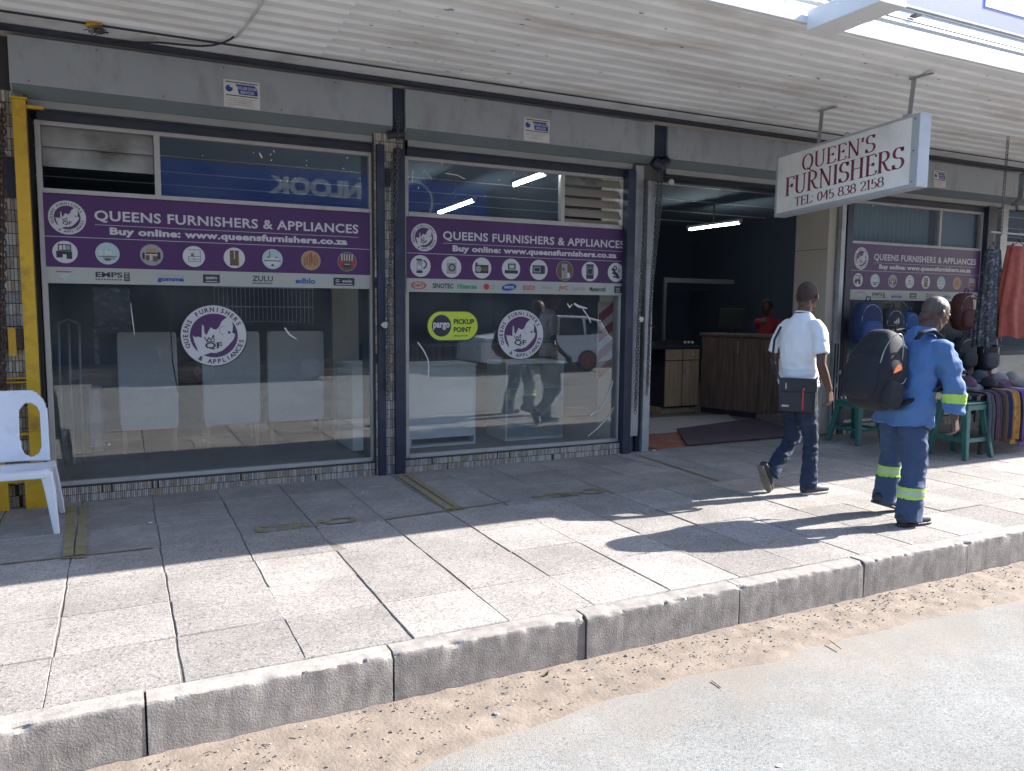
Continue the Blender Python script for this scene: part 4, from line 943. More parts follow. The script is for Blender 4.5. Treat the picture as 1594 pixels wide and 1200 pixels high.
t = thing('dining_table', 'long brown dining table on white turned legs behind the high-backed chairs', 'table', (.9,8.9,.1))
G().box(-.47, 2.45, 8.60, 9.3, .83, .93, m_brownwood).build('tabletop', t, bevel=.01); G().box(-.35, 2.35, 8.66, 9.24, .755, .83, m_brownwood).build('apron', t)
for x, y in ((-.25,8.72),(2.25,8.72),(-.25,9.2),(2.25,9.2)):
    G().lathe((x,y,.1), [(.055,0),(.075,.05),(.05,.12),(.075,.3),(.06,.5),(.05,.6),(.075,.655)], m_cab, 12).build('leg', t)
t = thing('wrapped_chair', 'dark blue plastic-wrapped chair standing on the brown table', 'chair', (0,8.9,.93))
m_wrap = mat('blue_plastic_wrap', (.10,.15,.22), .25, .3, 8, .8, 25, stain=(.5,.55,.6), stain_amt=.5, ss=14)
g = G(); g.box(-.25, .1, 8.75, 9.1, 1.25, 1.33, m_wrap); g.build('seat', t, bevel=.02); g = G(); g.box(-.25,.1,9.08,9.13,1.3,1.72,m_wrap); g.build('backrest', t, bevel=.02)
for x, y in ((-.22,8.78),(.06,8.78),(-.22,9.1),(.06,9.1)): G().box(x-.02,x+.02,y-.02,y+.02,.935,1.25,m_wrap).build('leg', t)
t = thing('tall_stool', 'pale blue folded steel chair leaning in the left corner of the large window', 'chair', (-.4,8.0,.1))
for x in (-.50,-.42,-.34): 
    g = G(); g.tube([(x,8.05,.1),(x,8.02,.9),(x+.01,8.0,1.38)], .012, m_steel, 8); g.build('leg', t, smooth=True)
g = G(); g.tube([(-.50,8.0,1.38),(-.42,8.0,1.41),(-.34,8.0,1.38)], .012, m_steel, 8); g.build('backrest', t)
g = G(); g.tube([(.385,7.5,1.9),(.39,7.5,1.45),(.40,7.5,1.05),(.43,7.45,.8),(.50,7.4,.6),(.60,7.35,.42),(.68,7.3,.36)], .006, m_black, 6)
tag(g.build('cable', smooth=True), 'thin black cable hanging behind the glass in front of the first pale chair', 'cable')
t = thing('white_cabinet', 'white cabinet end at the right edge of the large window', 'cabinet', (2.25,8.2,.1))
G().box(2.05, 2.3, 7.7, 8.3, .1, .95, m_cab).build('carcass', t, bevel=.004); G().box(2.04, 2.31, 7.69, 8.31, .951, .97, m_cab).build('top', t); G().box(2.02,2.3,8.35,8.42,.1,2.3,m_cabg).build('backboard', t)
# cabinets behind the right window
def cabinet(x0, x1, y0, label, open_, z1=.94):
    t = thing('display_cabinet', label, 'cabinet', ((x0+x1)/2, y0, .1)); d = .5
    G().box(x0-.01, x1+.01, y0-.01, y0+d, z1, z1+.02, m_cab).build('top', t)
    for x in (x0, x1-.02): G().box(x, x+.02, y0, y0+d, .1, z1, m_cab).build('side_panel', t)
    G().box(x0+.021, x1-.021, y0+d-.02, y0+d, .1, z1, m_cab).build('back_panel', t)
    G().box(x0+.021, x1-.021, y0, y0+d-.021, .10, .12, m_cab).build('bottom_panel', t)
    if open_: G().box(x0+.021, x1-.021, y0, y0+d-.021, .66, .68, m_cab).build('shelf', t)
    else: G().box(x0+.021, x1-.021, y0+.002, y0+.02, .19, z1-.005, m_cab).build('door', t)
    return t
cabinet(2.62, 3.36, 7.62, 'white cabinet with a blank front in the left part of the appliance window', False); c2_ = cabinet(3.72, 4.44, 7.62, 'white open cabinet wrapped in clear plastic under the round sticker', True)
m_clear = glass_mat('clear_wrap', .12, (.8,.84,.86), .12, dirt=.25)
g = G(); V = []; F = []; n = 22
for j in range(n+1):
    for i in range(n+1): x = 3.73+.70*i/n; z = .14+.79*j/n; V.append((x, 7.605-.008*abs(nz(x*9,z*22,3))-.004*nz(x*30,z*50,1), z))
for j in range(n):
    for i in range(n): a = j*(n+1)+i; F.append((a,a+1,a+n+2,a+n+1))
g.add(V, F, m_clear); g.build('plastic_wrap', c2_, smooth=True)
t = thing('brown_sideboard', 'beige and brown panelled furniture between the two white cabinets', 'cabinet', (3.8,8.7,.1))
G().box(2.5, 4.9, 8.6, 9.2, .1, .82, m_cabg).build('carcass', t); G().box(2.48, 4.92, 8.55, 9.2, .83, 1.10, m_walnut).build('top', t, bevel=.01)
t = thing('chevron_board', 'red and white diagonally striped board leaning at the right edge of the appliance window', 'board', (4.85,7.6,.6))
m_chev = mat('stripe_red', (.22,.02,.03), .5)
G().box(4.62, 4.92, 7.20, 7.22, .78, 1.62, m_cabg).build('panel', t)
for i in range(4): z = .78+i*.20; G().add([(4.621,7.196,z),(4.919,7.196,z+.22),(4.919,7.196,z+.33),(4.621,7.196,z+.11)], [(0,1,2,3)], m_chev).build('stripe', t)
# kitchen units and counter in the doorway
t = thing('kitchen_unit', 'light oak kitchen base unit with two drawers and two doors under the hob', 'cabinet', (7.56,9.5,0))
X0, X1, YF = 7.16, 7.80, 9.35
G().box(X0, X1, YF, YF+.5, .09, .97, m_pdark).build('carcass', t); G().box(X0, X1, YF+.04, YF+.5, 0, .089, m_oak).build('plinth', t)
G().box(X0-.35, X1+.02, YF-.03, YF+.5, .971, 1.0, m_pdark).build('worktop', t)
for k_ in range(2):
    a = X0+.01+k_*.32; G().box(a, a+.305, YF-.018, YF-.001, .80, .955, m_oak).build('drawer', t, bevel=.003); G().box(a, a+.305, YF-.018, YF-.001, .11, .785, m_oak).build('door', t, bevel=.003)
    g = G(); g.tube([(a+.11,YF-.02,.88),(a+.13,YF-.045,.875),(a+.17,YF-.045,.875),(a+.19,YF-.02,.88)], .006, m_steel, 6); g.build('handle', t)
    xx = a+(.27 if k_ == 0 else .035); g = G(); g.tube([(xx,YF-.02,.68),(xx,YF-.045,.65),(xx,YF-.045,.60),(xx,YF-.02,.57)], .006, m_steel, 6); g.build('handle', t)
t = thing('gas_hob', 'dark gas hob with pale knobs on top of the light oak unit', 'hob', (7.4,9.6,1.0))
G().box(6.9, 7.7, YF, YF+.42, 1.002, 1.03, m_pdark).build('body', t); 
for i in range(3): G().lathe((7.52+i*.07, YF+.0, 1.06), [(.018,0),(.018,.02),(0,.02)], m_white, 10, (0,-1,0)).build('knob', t)
G().box(7.0,7.68,YF+.015,YF+.03,1.03,1.09,m_black).build('front_panel', t)
for i in range(3): G().lathe((7.05+i*.24, YF+.22, 1.03), [(.09,0),(.09,.02),(.06,.03),(0,.03)], m_black, 14).build('burner', t)
# wood counter: long face towards the left, end face to the street
t = thing('wood_counter', 'dark woodgrain counter with a woven-pattern front and upright steel handle', 'counter', (8.3,8.7,0))
A = Vector((7.82,9.34,0)); B = Vector((8.12,8.14,0)); d = (B-A); dl = d.length; d.normalize(); n_ = Vector((-d.y, d.x, 0)); n_ = -n_ if n_.x < 0 else n_
def cbox(a, b, c0, c1, z0, z1, m, name, **k):
    c = A+d*(a+b)/2+n_*(c0+c1)/2+Vector((0,0,(z0+z1)/2)); return G().obox(c, d*(b-a)/2, n_*(c1-c0)/2, (0,0,(z1-z0)/2), m).build(name, t, **k)
cbox(0, dl, .02, .55, .08, 1.16, m_walnut, 'carcass'); cbox(-.02, dl+.02, -.02, .57, 1.161, 1.20, m_walnut, 'worktop', bevel=.004); cbox(0, dl, .05, .5, 0, .079, m_pdark, 'plinth')
for i in range(4):
    for j in range(4): cbox(.02+i*.145, .16+i*.145, .008+.004*((i+j)%2), .019, .12+j*.255, .37+j*.255, m_walnut, 'front_panel', bevel=.006)
cbox(.62, dl-.01, .006, .019, .10, 1.14, m_walnut, 'door'); g = G(); p = A+d*.66-n_*.02; g.tube([p+Vector((0,0,.92)), p+Vector((0,0,1.10))], .007, m_steel, 6); g.build('handle', t)
# shop assistant behind the counter (only head and shoulders can be made out), monitor
t = thing('monitor', 'dark flat screen standing on the woodgrain counter', 'monitor', (8.35,9.25,1.2))
G().obox((8.32,9.25,1.42), (-.08,.18,0), (.012,.006,0), (0,0,.15), m_black).build('screen', t, bevel=.004); G().obox((8.34,9.26,1.23), (-.03,.05,0), (.05,.03,0), (0,0,.03), m_black).build('stand', t)
t = thing('wall_frame', 'pale rectangular frame standing against the rear wall behind the counter', 'frame', (9.2,11.2,1.0))
for a in ((8.6,8.66,1.0,2.1),(8.66,10.2,2.02,2.1)): G().box(a[0],a[1],11.3,11.34,a[2],a[3],mat('frame_grey',(.13,.13,.14),.6)).build('rail', t)
g = G(); g.box(5.1,11,12.9,12.92,1.95,1.98,m_roomd); g.build('dado_rail', bld)
# mats
m_mat1 = mat('beige_mat', (.36,.32,.29), .95, .1, 10, .3, 150); m_mat2 = mat('plum_mat', (.075,.048,.060), .95, .2, 12, .4, 150); m_rt = mat('red_floor_tile', (.28,.075,.045), .6, .2, 6, 0, 1, stain=(.3,.22,.18), stain_amt=.6, ss=4)
def mat_(pts, z0, z1, m, name, label):
    g = G(); g.prism(pts, lambda u, v, q: (u, v, q), z0, z1, m); tag(g.build(name, bevel=.002, base=(pts[0][0], pts[0][1], 0)), label, 'mat')
mat_([(5.6,7.9),(7.35,7.8),(8.0,8.9),(6.2,9.1)], .003, .012, m_mat1, 'floor_mat', 'beige rectangular mat on the shop floor just inside the doorway')
mat_([(5.70,6.99),(7.7,6.99),(8.0,8.35),(6.35,8.0)], .014, .026, m_mat2, 'floor_mat', 'plum coloured door mat lying at the shop threshold')
thr = thing('tiled_threshold', 'worn red quarry tiles of the doorway step beside the plum mat', 'step', (5.6,7.2,0))
for i in range(9):
    for j in range(4): G().box(5.28+i*.28, 5.553+i*.28, 7.0+j*.28, 7.273+j*.28, -.02, .0025, m_rt).build('tile', thr)

# ================================================================ the other side of the street (seen mirrored in the glass)
sheet('opposite_pavement', -60, 80, -12, -6.3, -.08, m_slab)
structure(G().box(-60, 80, -6.32, -6.15, RZ-.02, -.078, m_kerb).build('opposite_kerb'))
m_ob = mat('opposite_wall', (.10,.105,.12), .85, .2, .6); m_ob2 = mat('opposite_wall_blue', (.05,.08,.13), .8, .1, 1); m_og = mat('opposite_shopglass', (.02,.03,.05), .15)
ob_ = thing('opposite_building', 'shop row across the street, seen only as a reflection in the display windows', 'building', (5,-10,0))
G().box(-30, 50, -11, -10, -.1, 8.0, m_ob).build('wall', ob_); G().box(-30, 50, -10, -6.8, 3.5, 3.94, m_ob).build('canopy_slab', ob_)
G().box(-30, 50, -9.99, -9.8, -.08, .5, m_ob2).build('plinth', ob_)
for i in range(12): G().box(-14+i*4.2, -10.6+i*4.2, -9.99, -9.93, .5, 3.0, m_og).build('window', ob_)
gr_ = thing('window_grille', 'white bar grille reflected in the large left window above the chairs', 'grille', (4,-9.7,.9))
for i in range(24): G().box(2.4+i*.12, 2.415+i*.12, -9.75, -9.735, .85, 2.1, m_white).build('bar', gr_)
for z in (.9,1.5,2.05): G().box(2.4, 5.2, -9.734, -9.72, z, z+.03, m_white).build('rail', gr_)
fs_ = thing('opposite_sign', 'blue fascia sign mirrored in the top pane of the large left window', 'sign', (4,-6.7,4))
G().box(-1.0, 9.5, -6.79, -6.72, 3.95, 5.0, mat('blue_sign_board', (.02,.07,.30), .5)).build('panel', fs_)
g = G(); text(g, 'NLOOK', 5.85, 3.45, 4.36, 4.82, lambda u, v: (u, -6.715, v), m_print, .06); g.build('lettering', fs_)
g = G(); g.ring((7.3,4.42), .50, .56, lambda u, v: (u, -6.715, v), m_print, 30); g.build('emblem', fs_)
def car(x0, y0, L, col, label, roof, rough=.3, name='parked_car', rim=None):
    t = thing(name, label, 'car', (x0+L/2, y0, RZ)); m = mat('car_paint_'+str(len(bpy.data.materials)), col, rough, .02, 2); W_ = 1.72
    k = L/4.3; P = [(0,.35),(.02,.75),(.12,.98),(.65,1.02),(1.15,1.08),(1.75,roof-.03),(2.4,roof),(3.3,roof-.02),(3.85,roof-.14),(4.15,1.02),(4.28,.95),(4.3,.55),(4.25,.32),(3.85,.28)]+[(3.42+.34*math.cos(a),.28+.34*math.sin(a)) for a in [PI*i/8 for i in range(9)]]+[(2.6,.24),(1.6,.24)]+[(.95+.34*math.cos(a),.28+.34*math.sin(a)) for a in [PI*i/8 for i in range(9)]]+[(.3,.28)]
    fn = lambda u, v, w_: (x0+u*k, y0-w_*W_*(1-.10*max(0, v-.95)/.5), RZ+v)
    G().prism(P, fn, 0, 1, m).build('body', t, bevel=.03)
    for w_, s_ in ((0,.004),(1,-.004)):
        for q in ([(1.32,1.06),(1.82,roof-.09),(2.38,roof-.07),(2.36,1.04)],[(2.44,1.04),(2.46,roof-.07),(3.2,roof-.09),(3.28,1.05)],[(3.36,1.05),(3.3,roof-.10),(3.68,roof-.17),(3.88,1.10)]):
            f2 = lambda u, v: (x0+u*k, y0-w_*W_*(1-.10*max(0, v-.95)/.5)+(s_+.003 if w_ == 0 else s_-.003)*1.5+(.02 if w_==0 else -.02)*0, RZ+v)
            G().flat(q, f2, m_og).build('side_window', t)
    for cx in (.95, 3.42):
        for yy in (y0+.01, y0-W_+.19):
            w__ = G(); w__.lathe((x0+cx*k, yy-.2, RZ+.31), [(0,0),(.30,0),(.31,.03),(.31,.17),(.30,.2),(.2,.2)], m_black, 24, (0,1,0)); wo = w__.build('wheel', t)
            g = G(); c_ = Vector((x0+cx*k, yy+.003, RZ+.31))
            for a in range(7): an = 2*PI*a/7; g.obox(c_+Vector((math.cos(an)*.1, 0, math.sin(an)*.1)), Vector((math.cos(an),0,math.sin(an)))*.1, (0,.006,0), Vector((-math.sin(an),0,math.cos(an)))*.02, rim or m_steel)
            g.ring((0,0), .18, .215, lambda u, v: (c_.x+u, c_.y+.005, c_.z+v), rim or m_steel, 24); g.build('rim', wo)
    for zz, mm in ((.80, m_pred),): G().box(x0+4.27*k, x0+4.31*k, y0-.35, y0-.03, RZ+zz, RZ+zz+.14, mm).build('tail_light', t)
    for yy in (y0-.25, y0-W_+.05): G().box(x0-.005, x0+.05, yy, yy+.2, RZ+.68, RZ+.80, m_print).build('headlight', t)
    G().box(x0+2.9*k, x0+3.02*k, y0+.002, y0+.02, RZ+.86, RZ+.885, m_steel).build('door_handle', t)
    return t
car(8.55, -5.0, 4.2, (.72,.74,.78), 'silver-white hatchback mirrored in the glass beside the round sticker', 1.60, rim=mat('red_rim',(.5,.03,.03),.4))
car(.75, -5.05, 4.2, (.015,.018,.022), 'dark parked car mirrored low in the large left window', 1.42)
car(-5.6, -5.1, 4.2, (.10,.02,.02), 'dark red parked car across the street, mirrored at the left edge', 1.45)
car(15.0, -5.1, 4.2, (.05,.07,.12), 'dark blue parked car across the street beyond the silver one', 1.45)
# ================================================================ bag and clothes stall at the right window
m_green = mat('green_plastic', (.03,.12,.11), .4, .08, 6)
def stool(x, y, h, label, rz=0., w_=.17):
    t = thing('plastic_stool', label, 'stool', (x, y, 0), 'green plastic stools at the stall'); 
    g = G(); n = 8; g.box(x-w_, x+w_, y-w_, y+w_, h-.03, h, m_green); g.build('seat', t, bevel=.012)
    g = G()
    for a in (0,1,2,3):
        c = math.cos(a*PI/2); s = math.sin(a*PI/2)
        q = lambda u, v: (x+c*u-s*v, y+s*u+c*v)
        p1, p2 = q(-w_+.005,-w_-.002), q(w_-.005,-w_-.002)
        g.obox(((p1[0]+p2[0])/2,(p1[1]+p2[1])/2,h-.055), (c*(w_-.005),s*(w_-.005),0), (-s*.008,c*.008,0), (0,0,.026), m_green)
    g.build('apron', t)
    for sx in (-1, 1):
        for sy in (-1, 1):
            g = G(); P = []
            for z, o, q in ((h-.03, w_-.035, .034),(h*.5, w_-.0, .03),(0, w_+.045, .024)):
                cx, cy_ = x+sx*o, y+sy*o
                P += [(cx-q,cy_-q,z),(cx+q,cy_-q,z),(cx+q,cy_+q,z),(cx-q,cy_+q,z)]
            g.add(P, [(0,1,5,4),(1,2,6,5),(2,3,7,6),(3,0,4,7),(4,5,9,8),(5,6,10,9),(6,7,11,10),(7,4,8,11),(8,9,10,11)], m_green); g.build('leg', t, bevel=.006)
    for s_ in (-1, 1):
        G().box(x-w_-.0, x+w_+.0, y+s_*(w_+.018)-.006, y+s_*(w_+.018)+.006, h*.30, h*.37, m_green).build('rung', t)
        G().box(x+s_*(w_+.018)-.006, x+s_*(w_+.018)+.006, y-w_, y+w_, h*.30, h*.37, m_green).build('rung', t)
    t.rotation_euler = (0, 0, rz); return t
stool(8.08, 5.36, .60, 'green plastic stool at the open end of the clothes table, in front')
stool(7.78, 6.45, .50, 'green plastic stool standing behind the walking man with the backpack')
# table
t = thing('stall_table', 'long dark trestle table carrying caps and folded clothes', 'table', (9.6,5.7,0))
m_tcl = mat('table_dark_wood', (.07,.055,.045), .8, .2, 6)
G().box(8.15, 11.6, 5.22, 6.3, .655, .68, m_tcl).build('tabletop', t)
for x in (8.35, 9.9, 11.45):
    for y in (5.3, 6.2): G().box(x-.02, x+.02, y-.02, y+.02, 0, .655, m_tcl).build('leg', t)
def cloth(name, x0, x1, ztop, zbot, y, m, label, seed, fringe=False, cat='garment', drape=.28, group='garments draped over the table edge'):
    """garment lying over the table edge: flat on the top, hanging in folds in front"""
    g = G(); nu, nv = 14, 22; V = []; F = []
    path = [(y+drape, ztop+.004), (y+drape*.5, ztop+.006), (y+.02, ztop+.004), (y-.01, ztop-.02), (y-.03, ztop-.12), (y-.035, (ztop+zbot)/2), (y-.03, zbot)]
    def at(s):
        k = s*(len(path)-1); i = min(int(k), len(path)-2); f = k-i
        return path[i][0]*(1-f)+path[i+1][0]*f, path[i][1]*(1-f)+path[i+1][1]*f
    for j in range(nv+1):
        s = j/nv; yy, zz = at(s); hang = max(0, (s-.4)/.6)
        for i in range(nu+1):
            u = i/nu; x = x0+(x1-x0)*(u*(1-.12*hang)+.06*hang)
            V.append((x, yy-(.012+.022*hang)*math.sin(u*PI*(3+seed%3)+seed)-.006*nz(x*9,zz*5,seed), zz+.010*nz(x*7,yy*9,seed+3)+(.012*nz(u*3,0,seed) if j == nv else 0)))
    for j in range(nv):
        for i in range(nu): a = j*(nu+1)+i; F.append((a,a+1,a+nu+2,a+nu+1))
    g.add(V, F, m)
    if fringe:
        for i in range(16): x = x0+(x1-x0)*(.06+.88*i/15); g.tube([(x,y-.03,zbot),(x+random.uniform(-.006,.006),y-.03,zbot-.05)], .003, m, 4)
    o = g.build(name, smooth=True, base=((x0+x1)/2, y, zbot)); q = o.modifiers.new('thick', 'SOLIDIFY'); q.thickness = .006; q.offset = 0
    return tag(o, label, cat, group)
def fm(n_, c, **k): return mat('fabric_'+n_, c, .9, .22, 14, .15, 160, **k)
fab = dict(slate=fm('slate',(.07,.08,.10)), charcoal=fm('charcoal',(.03,.032,.04)), plum=fm('plum',(.10,.05,.08)), brown=fm('brown',(.12,.07,.05)), navy=fm('navy',(.015,.03,.09)), gold=fm('gold',(.42,.22,.05), stain=(.06,.04,.03), stain_amt=.8, ss=22), violet=fm('violet',(.16,.08,.30)), lilac=fm('lilac',(.38,.30,.50)), cream=fm('cream',(.45,.40,.34)), red=fm('red',(.34,.03,.045)), grey=fm('grey',(.24,.24,.25)), teal=fm('teal',(.03,.10,.13)), black=fm('black',(.015,.015,.018)), pink=fm('pink',(.4,.2,.24)))
strip_ = [(8.22,.10,'slate','dark slate trouser leg draped at the stool end of the table'),(8.32,.09,'plum','plum brown garment hanging second along the table edge'),(8.40,.09,'charcoal','charcoal garment hanging between the plum and the brown ones'),(8.48,.08,'brown','brown garment with a pale seam on the table edge'),(8.555,.08,'navy','navy garment hanging just before the golden scarf'),(8.63,.10,'gold','golden orange patterned scarf with fringe over the table edge'),(8.73,.06,'black','narrow black scarf squeezed beside the golden one'),(8.79,.13,'violet','violet fringed shawl hanging beyond the golden scarf'),(8.92,.12,'lilac','pale lilac shawl at the right picture edge'),(9.05,.14,'charcoal','dark garment hanging past the shawls'),(9.2,.2,'slate','wide slate garment hanging past the shawls'),(9.42,.2,'plum','wide plum garment at the far end of the table')]
for i, (x, w_, c, lb) in enumerate(strip_): cloth('draped_garment', x, x+w_*1.05, .69+.004*(i%3), .16+.03*(i%3)-.05*(c in ('gold','violet')), 5.20-.012*(i%2), fab[c], lb, i, c in ('gold','violet','lilac'))
def pile(x, y, z, rx, ry, rz, m, name, label, seed, grp='folded garments lying on the table'):
    g = G(); g.ell((0,0,0), (1,1,1), m, 22, 12); o = []
    for v in g.v:
        p = Vector(v); p = Vector((math.copysign(abs(p.x)**.7,p.x), math.copysign(abs(p.y)**.7,p.y), math.copysign(abs(p.z)**.8,p.z))); k = 1+.22*noise.noise(p*1.6+Vector((seed*3,0,0)))+.10*noise.noise(p*4+Vector((seed,2,0)))
        o.append((x+p.x*rx*k, y+p.y*ry*k, z+max(-.6, p.z)*rz*k+rz*.6))
    g.v = o; return tag(g.build(name, smooth=True, base=(x, y, z)), label, 'garment', grp)
cols = [('grey',8.35,5.5,'grey folded top lying at the near corner of the stall table'),('navy',8.62,5.55,'navy folded jersey lying behind the golden scarf'),('plum',8.9,5.5,'plum folded garment lying behind the violet shawl'),('red',9.25,5.75,'bright red folded garment on the pile at the right edge'),('charcoal',9.05,5.95,'charcoal folded garment on the far side of the table'),('cream',9.35,5.45,'cream folded garment under the red one'),('teal',8.55,5.9,'dark teal folded garment on the window side of the table'),('black',8.3,5.95,'black folded garment at the window-side corner'),('red',9.6,6.0,'second red garment, further along the table'),('slate',9.7,5.5,'slate folded garment past the red ones'),('brown',8.75,5.75,'brown folded garment in the middle of the table')]
for i, (c, x, y, lb) in enumerate(cols): pile(x, y, .683, .16, .13, .05+.01*(i%3), fab[c], 'folded_garment', lb, i)
def cap(x, y, z, rz, m, label, m2=None, s=1.):
    t = thing('baseball_cap', label, 'cap', (0,0,0), 'caps laid out on the table'); g = G()
    V = []; F = []; n, k = 20, 8
    for i in range(k+1):
        a = PI/2*i/k
        for j in range(n): b = 2*PI*j/n; V.append((.095*math.cos(a)*math.cos(b)*1.06, .085*math.cos(a)*math.sin(b), .105*math.sin(a)**.9))
    for i in range(k):
        for j in range(n): F.append((i*n+j, i*n+(j+1)%n, (i+1)*n+(j+1)%n, (i+1)*n+j))
    g.add(V, F, m); c = g.build('crown', t, smooth=True)
    g = G(); V = []; F = []; n = 12
    for i in range(n+1):
        a = -1.25+2.5*i/n
        for r_, z_ in ((.085, .006), (.13, .003), (.165*(1-.12*abs(a)), -.012+.006*0)): V.append((r_*math.cos(a)+(.01), .088*math.sin(a)*(1+.05*r_), z_-.02*abs(math.sin(a))**2*(r_>.1)+.012))
    for i in range(n):
        for j in range(2): F.append((i*3+j, i*3+j+1, (i+1)*3+j+1, (i+1)*3+j))
    g.add(V, F, m2 or m); o = g.build('peak', t, smooth=True); q = o.modifiers.new('thick', 'SOLIDIFY'); q.thickness = .004
    g = G(); g.ell((0,0,.105), (.008,.008,.005), m, 8, 5); g.build('button', t)
    g = G(); f2 = lambda u, v: (.097+.0-v*.35, u, .045+v); g.flat([(-.02,-.015),(.02,-.015),(0,.02)], f2, m_print); g.build('badge', t)
    t.location = (x, y, z); t.rotation_euler = (0, 0, rz); t.scale = (s,s,s)
    return t
for i, (x, y, c, lb) in enumerate([(8.42,5.72,'charcoal','charcoal cap with a pale badge on the near end of the table'),(8.72,5.9,'navy','navy cap with a white badge standing up on the pile by the window'),(8.95,5.72,'slate','slate cap lying in front of the red garment'),(9.12,5.62,'grey','pale grey cap tilted beside the red garment'),(8.55,5.38,'black','small black cap lying near the draped golden scarf'),(9.3,5.98,'teal','teal cap on the far side of the red garment'),(9.5,5.7,'cream','cream cap at the right picture edge'),(8.28,5.45,'plum','plum cap at the very corner above the green stool')]):
    cap(x, y, .745+(.10 if i == 1 else 0), -1.9+i*.5, fab[c], lb)
# hanging backpacks on the right window
def rblock(g, c, r, m, e=.45, n=20, k=12, fx=None):
    q = G(); q.ell((0,0,0), (1,1,1), m, n, k)
    sg = lambda v, p: math.copysign(abs(v)**p, v)
    V = []
    for v in q.v:
        l = max(1e-6, math.hypot(v[0], v[1])); a = (sg(v[0]/l, e)*l**.6, sg(v[1]/l, e)*l**.6, sg(v[2], e+.15))
        p = Vector((c[0]+a[0]*r[0], c[1]+a[1]*r[1], c[2]+a[2]*r[2])); V.append(fx(p) if fx else p)
    g.add(V, q.f, m); return g
def hbag(x, z, w_, h, m, label, y=6.70, mark=None, stripes=False, name='hanging_backpack', cat='backpack', group='backpacks hanging in front of the right window', mp=None):
    t = thing(name, label, cat, (x, y, z-h/2), group)
    rblock(G(), (x,y,z), (w_/2,.09,h/2), m, .5).build('body', t, smooth=True)
    rblock(G(), (x,y-.085,z-h*.18), (w_*.38,.045,h*.24), mp or m, .5).build('front_pocket', t, smooth=True)
    g = G(); g.tube([(x+w_*.40*math.cos(a), y-.075, z+h*.06+h*.36*math.sin(a)) for a in [PI*i/12 for i in range(13)]], .005, m_steel, 5); g.build('zip', t)
    g = G(); g.tube([(x-.04,y,z+h/2-.01),(x-.03,y-.01,z+h/2+.05),(x+.03,y-.01,z+h/2+.05),(x+.04,y,z+h/2-.01)], .008, m, 6); g.build('loop', t, smooth=True)
    for s_ in (-1, 1): g = G(); g.tube([(x+s_*w_*.42,y+.02,z+h*.3),(x+s_*w_*.52,y+.01,z),(x+s_*w_*.45,y+.02,z-h*.42)], .012, m, 6, flat=.4); g.build('strap', t, smooth=True)
    fy = lambda u, v: (x+u, y-.1345, z+v)
    if mark == 'wings':
        fy = lambda u, v: (x+u+.02, y-.1315, z-h*.24+v); g = G(); g.flat([(-.02,.0),(0,.03),(.02,0),(0,-.03)], fy, m_print)
        for s_ in (-1, 1):
            for q in range(3): g.flat([(s_*.025,.012-q*.012),(s_*(.09-q*.018),.016-q*.012),(s_*(.09-q*.018),.008-q*.012),(s_*.025,.004-q*.012)], fy, m_print)
        g.build('emblem', t)
    if mark == 'bars':
        fy = lambda u, v: (x+u, y-.097, z+v+.04); g = G()
        for q in range(3): a = -.05+q*.033; hh = .03+q*.022; g.flat([(a,0),(a+.026,0),(a+.026-.012,hh),(a-.006,hh*.72)], fy, m_print)
        text(g, 'adidas', -.055, .055, -.035, -.008, fy, m_print, .04); g.build('emblem', t)
    if stripes:
        for q in range(3): g = G(); pts = [(x+.05+q*.03+.02*math.sin(i*.5), z+h*.30-i*h*.075) for i in range(9)]; V = []
        for q in range(3):
            g = G(); V = []
            for i in range(10): zz = z+h*.32-i*h*.07; xx = x+.02+q*.034+.018*math.sin(i*.45); V += [(xx,y-.093-.0,zz),(xx+.02,y-.093,zz)]
            g.add(V, [(2*i,2*i+1,2*i+3,2*i+2) for i in range(9)], m_print); g.build('stripe', t)
        g = G(); 
        for q in range(3): a = -.03+q*.022; hh = .02+q*.016; g.flat([(a,0),(a+.017,0),(a+.010,hh),(a-.003,hh*.7)], lambda u, v: (x+u, y-.095, z+h*.38+v), m_print)
        g.build('emblem', t)
    g = G(); g.tube([(x,y,z+h/2+.05),(x,y+.1,z+h/2+.14)], .003, m_steel, 4); g.build('hook', t)
    return t
hbag(8.17, 1.40, .44, .54, fab['navy'], 'blue backpack with a white winged badge, leftmost on the window', mark='wings', mp=fm('blue',(.03,.07,.20)))
hbag(8.62, 1.36, .38, .46, fab['charcoal'], 'black backpack with a white three-bar badge and lettering', mark='bars', y=6.72)
hbag(9.00, 1.33, .30, .42, fm('blue2',(.03,.09,.26)), 'bright blue rounded backpack between the black ones', y=6.76)
hbag(9.36, 1.36, .36, .46, fab['black'], 'plain black backpack partly hidden by the walking man')
hbag(10.03, 1.55, .46, .50, fm('oxblood',(.10,.035,.035)), 'dark red backpack with three pale curved stripes', stripes=True)
hbag(10.05, 1.00, .40, .44, fab['charcoal'], 'charcoal backpack hanging under the dark red one')
hbag(10.52, .98, .40, .46, fab['black'], 'black backpack with bright buckles, lowest at the window corner', mp=fab['slate'])
hbag(9.6, .92, .36, .42, fab['slate'], 'slate backpack hanging low behind the stall table')
hbag(8.30, .86, .36, .40, fab['charcoal'], 'dark backpack hanging low behind the green stool')
for x, z in ((7.72,.95),(7.72,.70)): pass
t = thing('hanging_belts', 'bundle of narrow dark belts with pale buckles beside the blue backpack', 'belts', (7.86,6.8,.5))
for i in range(4):
    x = 7.83+i*.035; G().box(x, x+.022, 6.86-.01*i, 6.865-.01*i, .25+.05*i, 1.15, fab['black']).build('belt', t); G().box(x-.003, x+.025, 6.85-.01*i, 6.858-.01*i, .45+.16*(i%3), .50+.16*(i%3), m_steel).build('buckle', t)
